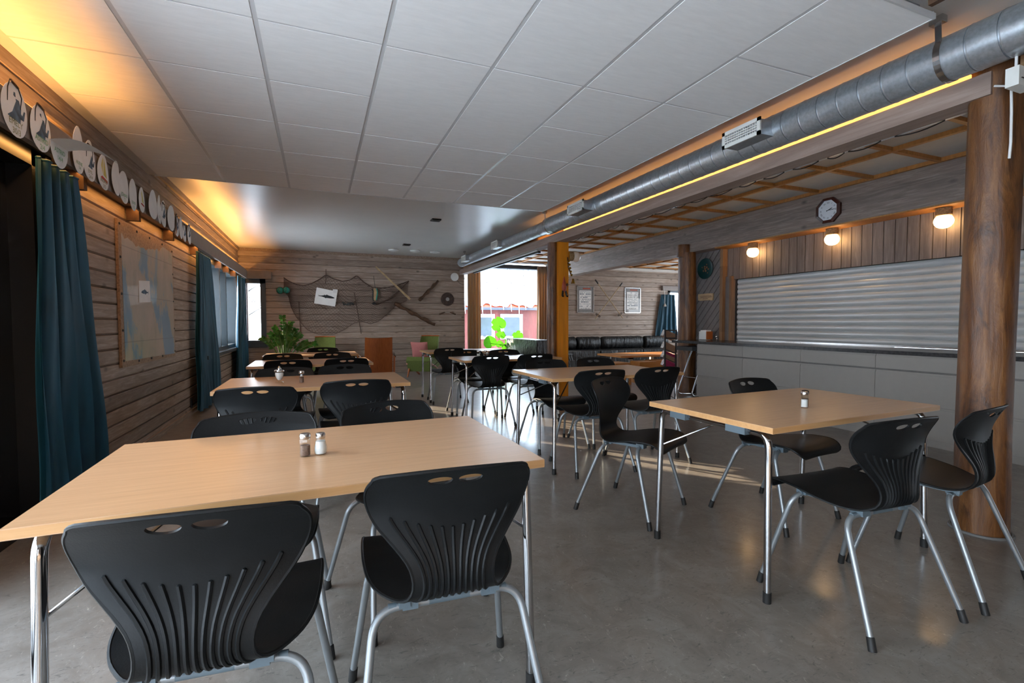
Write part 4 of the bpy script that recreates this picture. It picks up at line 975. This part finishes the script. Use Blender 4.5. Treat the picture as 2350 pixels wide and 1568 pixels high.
# ------------------------------------------------------------------ post ornaments
t = thing('sleigh_bells', 'string of brass bells hanging on the orange post', 'bells', (3.40, 6.24, 1.9))
MB().tube([(.0, -.01, .20), (.01, -.02, .05), (.05, -.02, -.05)], .01, 6).obj('strap', M['brownwood'], t)
for k in range(5): MB().lathe([(.001, .02), (.016, .012), (.02, 0), (.014, -.014), (.001, -.018)], 10, (.005+.012*k, -.03, .14-.05*k)).obj('bell', M['brass'], t)
MB().lathe([(.006, .03), (.016, .02), (.022, -.01), (.034, -.04)], 14, (.08, -.03, -.14)).obj('bell', M['brass'], t)
t = thing('carved_figure', 'small red carved gnome figure hanging on the orange post below the bells', 'ornament', (3.34, 6.225, 1.70))
MB().lathe([(.02, -.10), (.035, -.05), (.03, .0), (.018, .05), (.004, .12)], 12).obj('red_body', M['redpaint'], t)
for sx in (-.02, .025): MB().tube([(sx, 0, -.09), (sx*1.6, -.01, -.16), (sx*1.6, -.03, -.17)], .014, 8).obj('boot', M['black'], t)
MB().lathe([(.001, -.025), (.02, 0), (.001, .025)], 10, (.045, -.01, .0)).obj('sack', M['brownwood'], t)
# ------------------------------------------------------------------ posters and ski poles on the lounge wall
def poster(px0, py0, px1, py1, label, lines, seed):
    a = at(px0, py0, Y=YB-.01); b_ = at(px1, py1, Y=YB-.01); w = (b_.x-a.x)/2; h = (a.z-b_.z)/2
    t = thing('framed_poster', label, 'poster', ((a.x+b_.x)/2, YB-.002, (a.z+b_.z)/2), 0, 'framed posters'); g = .018
    MB().box(-w, w, -.02, 0, h-g, h).box(-w, w, -.02, 0, -h, -h+g).box(-w, -w+g, -.02, 0, -h, h).box(w-g, w, -.02, 0, -h, h).obj('frame', M['steel'], t)
    MB().box(-w+g, w-g, -.006, 0, -h+g, h-g).obj('mat_board', mat('grey_mat_board', (.22, .215, .21), .6, Coat_Weight=.6), t)
    MB().box(-w*.72, w*.70, -.008, -.006, -h*.72, h*.66).obj('print_sheet', M['paper'], t)
    MB().box(-w*.3, w*.6, -.0075, -.006, h*.76, h*.86).obj('heading_print', M['redpaint'], t)
    b = MB(); rnd = random.Random(seed); z = h*.58
    while z > -h*.68:
        if any(abs(z-lz*h) < .05 for lz, _, _ in lines): z -= .045; continue
        x = -w*.66; hh = rnd.choice((.012, .012, .018, .03))
        while x < w*.62:
            l = rnd.uniform(.012, .05)
            if rnd.random() < .72: b.box(x, min(x+l, w*.64), -.0092, -.008, z-hh/2, z+hh/2)
            x += l+.01
        z -= hh+.022
    b.obj('lettering', mat('grey_ink', (.22, .25, .28), .8), t)
    for lz, sz, s in lines: text_mesh(s, sz, lambda x, y_, lz=lz: V((x, -.0093, y_+lz*h-.02)), 'ink', 'print_lettering', t)
poster(1324, 656, 1362.5, 718.5, 'framed text poster on the lounge wall, left of the crossed ski poles', [(-.66, .05, 'DU E HER NO')], 3)
poster(1433.5, 660, 1469.5, 719, 'framed text poster on the lounge wall, right of the crossed ski poles', [(.40, .075, 'Å KAN LÆE SE'), (.24, .075, 'SE KAN Æ LÆE'), (-.64, .05, 'HUSKE DÆ')], 5)
for p0, p1, lb in (((1366, 642), (1429, 730), 'bamboo ski pole slanting down to the right, crossing its twin on the lounge wall'), ((1428, 650), (1366, 732), 'bamboo ski pole slanting down to the left, crossing its twin on the lounge wall')):
    d = .085 if p0[0] < 1400 else .112
    a, b_ = at(*p0, Y=YB-d), at(*p1, Y=YB-d); t = thing('ski_pole', lb, 'ski pole', a, 0, 'bamboo ski poles'); dv = b_-a
    MB().tube([dv*k/8 for k in range(9)], .012, 8).obj('shaft', M['palewood'], t)
    MB().tube([dv*-.0, dv*.10], .02, 8).obj('grip', M['black'], t)
    c = dv*.90; u = dv.normalized(); e1 = u.orthogonal().normalized(); e2 = u.cross(e1); b = MB()
    b.tube([c+(e1*cos(a_)+e2*sin(a_))*.07 for a_ in [2*pi*k/18 for k in range(18)]], .007, 5, close=True)
    for k in range(4): a_ = k*pi/2; b.tube([c, c+(e1*cos(a_)+e2*sin(a_))*.07], .005, 5)
    b.obj('basket', M['rust'], t)
    MB().tube([dv*.90, dv], [.010, .003], 6).obj('tip', M['steel'], t)
# ------------------------------------------------------------------ lounge furniture
t = thing('corner_sofa', 'black leather corner sofa along the lounge wall beneath the posters', 'sofa', (0, 0, 0))
MB().box(4.35, 9.3, 10.35, 11.06, .05, .30).box(4.35, 5.3, 9.35, 10.35, .05, .30).bevel(.03, 2).obj('sofa_base', M['leather'], t)
for x0, x1 in ((5.32, 6.55), (6.58, 7.85), (7.88, 9.2)): MB().box(x0, x1, 10.30, 11.0, .30, .44).bevel(.05, 3).obj('seat_cushion', M['leather'], t)
MB().box(4.72, 5.30, 9.40, 10.98, .30, .44).bevel(.05, 3).obj('seat_cushion', M['leather'], t)
for x0, x1 in ((5.70, 6.30), (6.32, 7.05), (7.07, 8.45), (8.47, 9.3)):
    def bc(u, v, x0=x0, x1=x1):
        a = 2*pi*v; y_ = 11.12+.13*cos(a); z = .585+.185*sin(a)*(1 if sin(a) > 0 else .9); e = min(u, 1-u); k = min(1, (e/.06)**.5) if e < .06 else 1
        w = .012*sin(u*(x1-x0)*38+2*sin(a+u*9))*(.5+.5*sin(a*2+u*5))
        return V((x0+(x1-x0)*u, 11.12+(y_-11.12)*k+w, .585+(z-.585)*(.75+.25*k)+.5*w))
    MB().grid(bc, 60, 20).obj('back_cushion', M['leather'], t, 80)
MB().box(4.33, 4.70, 9.32, 11.06, .28, .77).bevel(.10, 4).obj('side_back', M['leather'], t)
for sx in (4.5, 5.2, 9.1): MB().box(sx-.03, sx+.03, 10.4, 10.46, 0, .05).obj('foot', M['black'], t)
t = thing('coffee_table', 'orange wooden coffee table before the black sofa', 'coffee table', (6.15, 8.18, 0), 0)
for k in range(3): MB().box(-.75, .95, -.42+.283*k, -.42+.283*k+.277, .465, .50).bevel(.004, 1).obj('plank', M['oak'], t)
for x in (-.45, .55): MB().box(x-.04, x+.04, -.34, -.29, .0, .465).box(x-.04, x+.04, .29, .34, 0, .465).box(x-.04, x+.04, -.34, .34, .43, .465).obj('leg', M['slate'], t)
def stool(x, y, rz, label):
    t = thing('wooden_stool', label, 'stool', (x, y, 0), rz, 'low wooden stools')
    MB().box(-.18, .18, -.17, .17, .38, .41).bevel(.004, 1).obj('seat', M['oak'], t)
    for sx in (-1, 1): MB().box(sx*.18-.014, sx*.18+.014, -.17, .17, 0, .40).bevel(.003, 1).obj('side_panel', M['oak'], t)
    MB().box(-.17, .17, -.172, -.15, .10, .38).obj('front_panel', M['oak'], t)
for px, py, lb, rz in ((1416, 832, 'low orange wooden stool beside the middle table, left of its twins', 8), (1478, 829, 'low orange wooden stool in the middle, with sun across it', -6), (1512, 826, 'low orange wooden stool half hidden behind the book rack', -4)):
    q = at(px, py, Z=.41); stool(q.x, q.y, rz, lb)
# book rack
q = at(1539, 757, Y=7.0); t = thing('book_rack', 'dark metal rack holding tilted books at the end of the counter', 'rack', (q.x, 7.0, 0), -22); zt = q.z
for sx in (-.10, .10): MB().box(sx-.012, sx+.012, -.015, .015, 0, zt).obj('upright', M['darkmetal'], t)
MB().box(-.10, .10, -.012, .012, zt-.02, zt).box(-.10, .10, -.012, .012, zt-.17, zt-.14).box(-.16, .16, -.14, .14, 0, .02).obj('rail', M['darkmetal'], t)
tiers = [at(1532, y_, Y=7.0).z for y_ in (768, 796, 817, 836)]
for k, zz in enumerate(tiers):
    MB().box(-.13, .13, .02, .20, 0, .006, Matrix.Translation((0, 0, zz-.085)) @ Matrix.Rotation(R(24), 4, 'Y')).obj('tray', M['darkmetal'], t)
base = Matrix.Translation((q.x, 7.0, 0)) @ Matrix.Rotation(R(-22), 4, 'Z'); TN = ['top', 'second', 'third', 'lowest']; BN = ['lowest', 'second lowest', 'middle', 'second topmost', 'topmost']
for k, zz in enumerate(tiers):
    for j in range(5):
        dark = (k == 2 and j >= 3) or (k == 3)
        mt = base @ Matrix.Translation((-.01, .02, zz-.075)) @ Matrix.Rotation(R(24), 4, 'Y') @ Matrix.Translation((0, 0, .004+.0235*j))
        o = thing('book', ('magenta' if dark else 'tan')+' book, '+BN[j]+' of the pile in the '+TN[k]+' tier of the dark rack', 'book', (0, 0, 0), 0, 'books in the rack'); o.matrix_world = mt
        MB().box(-.13, .13, 0, .17, 0, .0018).box(-.13, .13, 0, .17, .0182, .020).box(-.13, .13, -.003, 0, 0, .020).obj('cover', M['magenta' if dark else 'tan'], o)
        MB().box(-.127, .127, .001, .165, .0018, .0182).obj('page_block', M['pages'], o)
# armchairs
def armchair(x, y, rz, label, fabric='greenfab'):
    t = thing('armchair', label, 'armchair', (x, y, 0), rz)
    pr = [(.36, .36), (.30, .44), (-.20, .36), (-.25, .26), (.16, .12), (.24, .13)]
    MB().prism(pr, -.27, .27, lambda u, v, h: V((h, u, v))).bevel(.035, 3).obj('seat', M[fabric], t)
    def bk(u, v, d): a = (u-.5)*.5; return V(((u-.5)*(.46-.06*v), -.20-.24*v-d+.10*(2*(u-.5))**2, .30+.55*v))
    MB().grid(lambda u, v: bk(u, v, 0), 14, 12).grid(lambda u, v: bk(u, v, .07), 14, 12, True).grid(lambda u, v: bk(u, 1, .07*v), 14, 1).grid(lambda u, v: bk(0, u, .07*v), 12, 1).grid(lambda u, v: bk(1, u, .07*v), 12, 1).obj('backrest', M[fabric], t, 50)
    MB().tube([bk(k/12, 1.0, .035)+V((0, 0, .012)) for k in range(13)], .014, 8).obj('top_rail', M['teak'], t)
    for sx in (-1, 1):
        MB().tube([(sx*.25, -.34, .012), (sx*.26, .05, .22), (sx*.265, .33, .30)], .022, 8).obj('side_rail', M['teak'], t)
        MB().tube([(sx*.24, .24, .22), (sx*.25, .34, .014)], [.024, .014], 8).obj('leg', M['teak'], t)
    return t
armchair(2.12, 10.25, 148, 'green wool armchair holding the pink cushion at the back wall')
armchair(.10, 10.55, 172, 'green wool armchair behind the potted plant, only its back showing')
t = thing('cushion', 'pink square cushion leaning in the green armchair', 'cushion', (2.08, 10.36, .60), 148); t.rotation_euler = (R(-20), 0, R(148))
def pil(u, v, s): 
    a, b_ = 2*u-1, 2*v-1; k = (1-abs(a)**3)*(1-abs(b_)**3); return V((a*.19*(1-.06*(1-abs(b_))), s*.06*k**.6+.10, b_*.19*(1-.06*(1-abs(a)))))
MB().grid(lambda u, v: pil(u, v, 1), 16, 16).grid(lambda u, v: pil(u, v, -1), 16, 16, True).obj('cushion_cover', M['pinkfab'], t, 80)
t = thing('armchair', 'armchair with a tall orange teak back seen from behind, beside the left tables', 'armchair', (.97, 8.75, 0), 2)
def ob_(u, v, d): return V(((u-.5)*(.46+.02*(1-v)), -.16-.10*v+.05*(2*u-1)**2-d, .22+.67*v+.015*(2*u-1)**2*v))
MB().grid(lambda u, v: ob_(u, v, 0), 14, 14).grid(lambda u, v: ob_(u, v, .016), 14, 14, True).grid(lambda u, v: ob_(u, 1, .016*v), 14, 1).grid(lambda u, v: ob_(0, u, .016*v), 14, 1).grid(lambda u, v: ob_(1, u, .016*v), 14, 1).obj('backrest', M['teak'], t, 50)
MB().box(-.24, .24, -.13, .36, .30, .42).bevel(.04, 3).obj('seat', M['greenfab'], t)
MB().box(-.20, .20, -.12, -.02, .40, .82).bevel(.03, 3).obj('back_pad', M['greenfab'], t)
for sx in (-1, 1):
    MB().tube([(sx*.28, -.18, .56), (sx*.31, .10, .60), (sx*.31, .28, .59)], .018, 8).obj('armrest', M['brownwood'], t)
    MB().tube([(sx*.25, -.2, .014), (sx*.27, -.17, .57)], .018, 8).obj('leg', M['teak'], t); MB().tube([(sx*.27, .30, .014), (sx*.30, .24, .59)], .018, 8).obj('leg', M['teak'], t)
# ------------------------------------------------------------------ plants
def leafblade(b, p, d, up, l, w, droop=.3, n=5):
    d = V(d).normalized(); sd = d.cross(V(up)); sd = sd.normalized() if sd.length > 1e-4 else V((1, 0, 0)); nn = sd.cross(d)
    rows_ = []
    for k in range(n+1):
        f = k/n; c = p+d*l*f-V((0, 0, droop*l*f*f)); ww = w*sin(pi*(f*.9+.06))**.8
        rows_.append([b.b.verts.new(c-sd*ww+nn*ww*.25), b.b.verts.new(c), b.b.verts.new(c+sd*ww+nn*ww*.25)])
    for A, B in zip(rows_, rows_[1:]):
        for i in range(2): b.b.faces.new([A[i], A[i+1], B[i+1], B[i]])
q = at(652, 805, Y=8.05); t = thing('potted_plant', 'glossy dark green potted plant behind the farthest left-hand table', 'plant', (q.x, 8.05, 0))
MB().lathe([(.13, 0), (.15, .02), (.17, .62), (.185, .64), (.175, .66), (.16, .65)], 28).obj('pot', M['pot'], t); MB().lathe([(.165, .60), (.155, .63), (.002, .64)], 20).obj('soil', M['soil'], t)
st = MB(); lf = MB(); rnd = random.Random(12)
TIPS = [(-.01, 1.24, .0), (.10, 1.15, .02), (.06, 1.10, -.06), (-.12, 1.08, .02), (-.28, .93, -.05), (.22, .97, .0), (.30, .86, .05), (.16, 1.04, .08), (-.06, 1.0, -.1), (.02, .98, .1), (.42, .84, .02), (-.18, .98, .08), (.12, .92, -.12)]
for tx, tz, ty in TIPS:
    p0 = V((tx*.25, ty*.4, .62)); p2 = V((tx, ty, tz)); p1 = V((tx*.5, ty*.6, .62+(tz-.62)*.72)); path = [(1-f)**2*p0+2*f*(1-f)*p1+f*f*p2 for f in [k/12 for k in range(13)]]
    st.tube(path, [.013-.009*k/12 for k in range(13)], 6)
    for k in range(5, 13):
        d = (path[k]-path[k-1]).normalized(); sd = d.cross(V((rnd.uniform(-.4, .4), 1, rnd.uniform(-.2, .2)))).normalized()
        for s in (-1, 1): leafblade(lf, path[k], sd*s*rnd.uniform(.5, 1)+d*rnd.uniform(.5, 1.2)+V((0, rnd.uniform(-.6, .6), 0)), V((0, -1, .4)), .068, .021, .2, 4)
st.obj('stem', M['stem'], t); lf.obj('foliage', M['leaf'], t, 80)
q = at(1166, 806, Y=11.18); t = thing('monstera_plant', 'bright split-leaf plant on the sill of the big back window', 'plant', (q.x, 11.18, .451))
MB().lathe([(.07, 0), (.085, .01), (.10, .14), (.108, .15), (.10, .155)], 24).obj('pot', M['pot'], t); MB().lathe([(.098, .125), (.002, .135)], 18).obj('soil', M['soil'], t)
st = MB(); lf = MB()
def mleaf(c, ang, r, tilt, splits=True):
    """heart-shaped leaf with notched rim"""
    n = 30; cen = lf.b.verts.new(c); ring = []
    for k in range(n+1):
        a = 2*pi*k/n; e = r*(1-.28*sin(a)*(1 if sin(a) > 0 else .55)-.35*max(0, cos(a-pi/2))**8)
        if splits and k % 5 == 3 and .1 < k/n < .9: e *= .78
        u, v = e*cos(a), -e*sin(a)
        u, v = u*cos(ang)-v*sin(ang), u*sin(ang)+v*cos(ang)
        ring.append(lf.b.verts.new(V(c)+V((u, -.02*cos(3*a)+tilt*v, v))))
    for A, B in zip(ring, ring[1:]): lf.b.faces.new([cen, A, B])
for (px, py), r, an, tl_, sp in (((1146, 748), .20, .5, .3, True), ((1149, 771), .12, -.2, .2, True), ((1126, 789), .17, .4, .25, False), ((1147, 792), .10, .1, .2, False), ((1187, 774), .15, -.5, -.3, True), ((1170, 791), .14, .2, .3, True), ((1183, 797), .15, -.8, .25, True), ((1160, 799), .09, .6, .2, False)):
    c = at(px, py, Y=11.12)-V((q.x, 11.18, .451)); mleaf(c, an, r, tl_, sp)
    p0 = V((0, 0, .13)); pm = V((c.x*.35+.05, 0, .13+(c.z-.13)*.6)); st.tube([(1-f)**2*p0+2*f*(1-f)*pm+f*f*c for f in [k/10 for k in range(11)]], .007, 6)
st.obj('stem', M['stem'], t); lf.obj('foliage', M['bleaf'], t, 80)
# string of bulbs in the big window
t = thing('string_lights', 'string of small clear bulbs dangling in the top of the big back window', 'string lights', (0, 0, 0))
YW = YB+.02
w_ = lambda px, py: at(px, py, Y=YW)
MB().tube([w_(1118, 622), w_(1130, 640), w_(1141, 655), w_(1152, 645), w_(1163, 628), w_(1166, 612)], .004, 5).tube([w_(1176, 645), w_(1190, 640), w_(1197, 625), w_(1200, 612)], .004, 5).tube([w_(1207, 612), w_(1215, 624), w_(1228, 626)], .004, 5).obj('cord', M['black'], t)
for px, y0, y1 in ((1117, 622, 647), (1141, 655, 660), (1170, 612, 646), (1173, 612, 648), (1202, 612, 654), (1201, 612, 632)):
    a, b_ = w_(px, y0), w_(px, y1); MB().tube([a, b_], .003, 5).tube([b_, b_-V((0, 0, .03))], .012, 6).obj('drop_cord', M['black'], t)
    MB().lathe([(.010, -.03), (.026, -.055), (.028, -.075), (.016, -.095), (.002, -.10)], 12, b_).obj('bulb', M['jar'], t, 60)
# small hanging bell by the lounge window
q = at(1526, 664, Y=YB-.14); t = thing('window_ornament', 'silver bell ornament hanging at the small lounge window', 'ornament', q)
MB().box(-.03, .9, .05, .13, -.03, .10).obj('header_board', M['pelmet'], t); MB().tube([(.0, .03, .02), (.0, .0, -.20), (-.0, .0, -.40)], .006, 6).obj('cord', M['white'], t)
MB().lathe([(.008, .05), (.03, .02), (.05, -.03), (.055, -.05)], 14, (0, 0, -.45)).obj('bell', M['steel'], t)
# ------------------------------------------------------------------ outdoors
struct(MB().grid(lambda u, v: V((-60+140*u, 11.75+70*v, -.05+.35*sin(u*19)*v+(6*max(0, .42-u)/.42*v))), 40, 20).obj('ground_snow', M['snow']))
struct(MB().grid(lambda u, v: V((-60+120*u, -3.4-40*v, -.06)), 4, 4).grid(lambda u, v: V((-1.95-40*u, -30+60*v, -.06+.3*u+.2*sin(v*17)*u)), 20, 20).obj('ground_snow_side', M['snow']))
YH = 19.0; h_ = lambda px, py, d=0: at(px, py, Y=YH-d)
t = thing('red_house', 'red boarded house with snowy roof outside the big back window', 'house', (0, 0, 0))
e = h_(1170, 712); MB().box(1.0, 14.0, YH, YH+5, -.5, e.z).obj('wall', M['redhouse'], t)
MB().box(.8, 14.2, YH-.35, YH+.1, e.z-.0, e.z+.10).obj('eave', M['housedark'], t)
MB().prism([(YH-.35, e.z+.10), (YH+5.2, e.z+.10), (YH+4.5, e.z+3.2)], .8, 14.2, lambda u, v, h: V((h, u, v))).obj('roof', M['redpaint'], t)
def rf(u, v): 
    x = .7+13.6*u; edge = .10+.09*sin(x*5.1)+.07*sin(x*11.7+1)
    return V((x, YH-.42+edge*(1-v)+4.9*v, e.z+.16+edge*.62*(1-v)+3.25*v+.12))
MB().grid(rf, 160, 8).grid(lambda u, v: rf(u, v)-V((0, 0, .16)), 160, 8, True).grid(lambda u, v: rf(u, 0)-V((0, 0, .16*v)), 160, 1).obj('roof_snow', M['snow'], t, 60)
b = MB(); rnd = random.Random(31)
for k in range(14): x = 5+5.5*k/14+rnd.random()*.3; l = .1+.35*rnd.random()**2; b.tube([(x, YH-.33, e.z+.22), (x+.02, YH-.35, e.z+.1-l)], [.028, .004], 6)
b.obj('icicles', M['snow'], t)
for x0, x1 in ((1098, 1134), (1110+0, 1134)): pass
for a0, a1 in ((1090, 1134), (1148, 1198)):
    A, B = h_(a0, 721), h_(a1, 778); f = MB().box(A.x, B.x, YH-.08, YH, B.z, A.z).obj('window', M['housewhite'], t)
    g = .14; MB().box(A.x+g, B.x-g, YH-.09, YH-.08, B.z+g, A.z-g).obj('pane', M['housepane'], f)
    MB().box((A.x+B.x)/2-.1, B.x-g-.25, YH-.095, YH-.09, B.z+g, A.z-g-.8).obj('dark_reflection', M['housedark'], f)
def tree(x, y, h, label, seed):
    rnd = random.Random(seed); t = thing('bare_tree', label, 'tree', (x, y, 0), 0, 'bare winter trees'); tr = MB(); br = MB()
    tr.tube([(0, 0, -.3), (.05, 0, h*.5), (.0, 0, h)], [.14, .09, .03], 8).obj('trunk', M['bark'], t)
    for k in range(34):
        z = h*(.25+.7*rnd.random()); a = rnd.random()*6.28; l = (1-z/h*.6)*h*.35; p = V((0, 0, z)); d = V((cos(a), sin(a), .55)); pa = [p+d*l*f+V((0, 0, .12*l*f*f)) for f in (0, .35, .7, 1)]; br.tube(pa, [.03, .02, .013, .006], 5)
        for m_ in range(5):
            f = .3+.7*rnd.random(); s = p+d*l*f; e_ = V((rnd.uniform(-1, 1), rnd.uniform(-1, 1), rnd.uniform(-.1, .9))).normalized()*l*.4; br.tube([s, s+e_*.5, s+e_+V((0, 0, -.03))], [.012, .008, .004], 4)
    br.obj('branches', M['bark'], t)
tree(-2.6, 18.5, 4.2, 'bare winter tree outside the far left corner window', 1)
tree(-4.4, 25.0, 6.0, 'taller bare winter tree farther off outside the far left corner window', 2)
tree(17.2, 21.0, 5.5, 'bare winter tree outside the small lounge window', 3)
# ------------------------------------------------------------------ light
w = bpy.data.worlds.new('world'); S.world = w; w.use_nodes = True; nt = w.node_tree; nt.nodes.clear()
tc = N(nt, 'TexCoord'); sp = N(nt, 'SeparateXYZ', {0: tc.outputs['Generated']})
col = ramp(nt, sp.outputs[2], [(.0, (.84, .92, 1.0)), (.35, (.72, .86, 1.0)), (1, (.55, .75, 1.0))])
bg = N(nt, 'Background', {0: col, 1: 10.0}); wo = N(nt, 'OutputWorld'); nt.links.new(bg.outputs[0], wo.inputs[0])
sun = bpy.data.lights.new('sun', 'SUN'); sun.energy = 20.0; sun.angle = R(.8); sun.color = (1, .84, .62); so = bpy.data.objects.new('sun', sun); C.objects.link(so)
dv = V((.6, -.8, -.245)).normalized(); so.rotation_euler = dv.to_track_quat('-Z', 'Y').to_euler()
area('window_portal', (-1.80, 9.4, 1.42), (0, -90, 0), 1.44, 3.3, 1, (1, 1, 1), portal=True)
area('window_portal', (-1.72, .7, 1.08), (0, -90, 0), 2.15, 5.9, 1, (1, 1, 1), portal=True)
area('window_portal', (-.7, -3.22, 1.5), (90, 0, 0), .8, 1.5, 1, (1, 1, 1), portal=True)
area('window_portal', (4.5, YB+.32, 1.5), (-90, 0, 0), 2.3, 2.2, 1, (1, 1, 1), portal=True)
area('window_portal', (-1.17, YB+.32, 1.38), (-90, 0, 0), .4, 1.4, 1, (1, 1, 1), portal=True)
area('window_portal', (11.02, 9.0, 1.47), (0, 90, 0), 1.35, 3.2, 1, (1, 1, 1), portal=True)
area('window_portal', (10.2, YB+.32, 1.38), (-90, 0, 0), 1.3, 1.3, 1, (1, 1, 1), portal=True)
S.view_settings.view_transform = 'Standard'; S.view_settings.look = 'None'; S.view_settings.gamma = 1; S.view_settings.use_curve_mapping = False
S.view_settings.exposure = .35
S.cycles.max_bounces = 8; S.cycles.diffuse_bounces = 4; S.cycles.glossy_bounces = 3; S.cycles.transmission_bounces = 4; S.cycles.transparent_max_bounces = 12
S.cycles.caustics_reflective = False; S.cycles.caustics_refractive = False; S.cycles.sample_clamp_indirect = 6
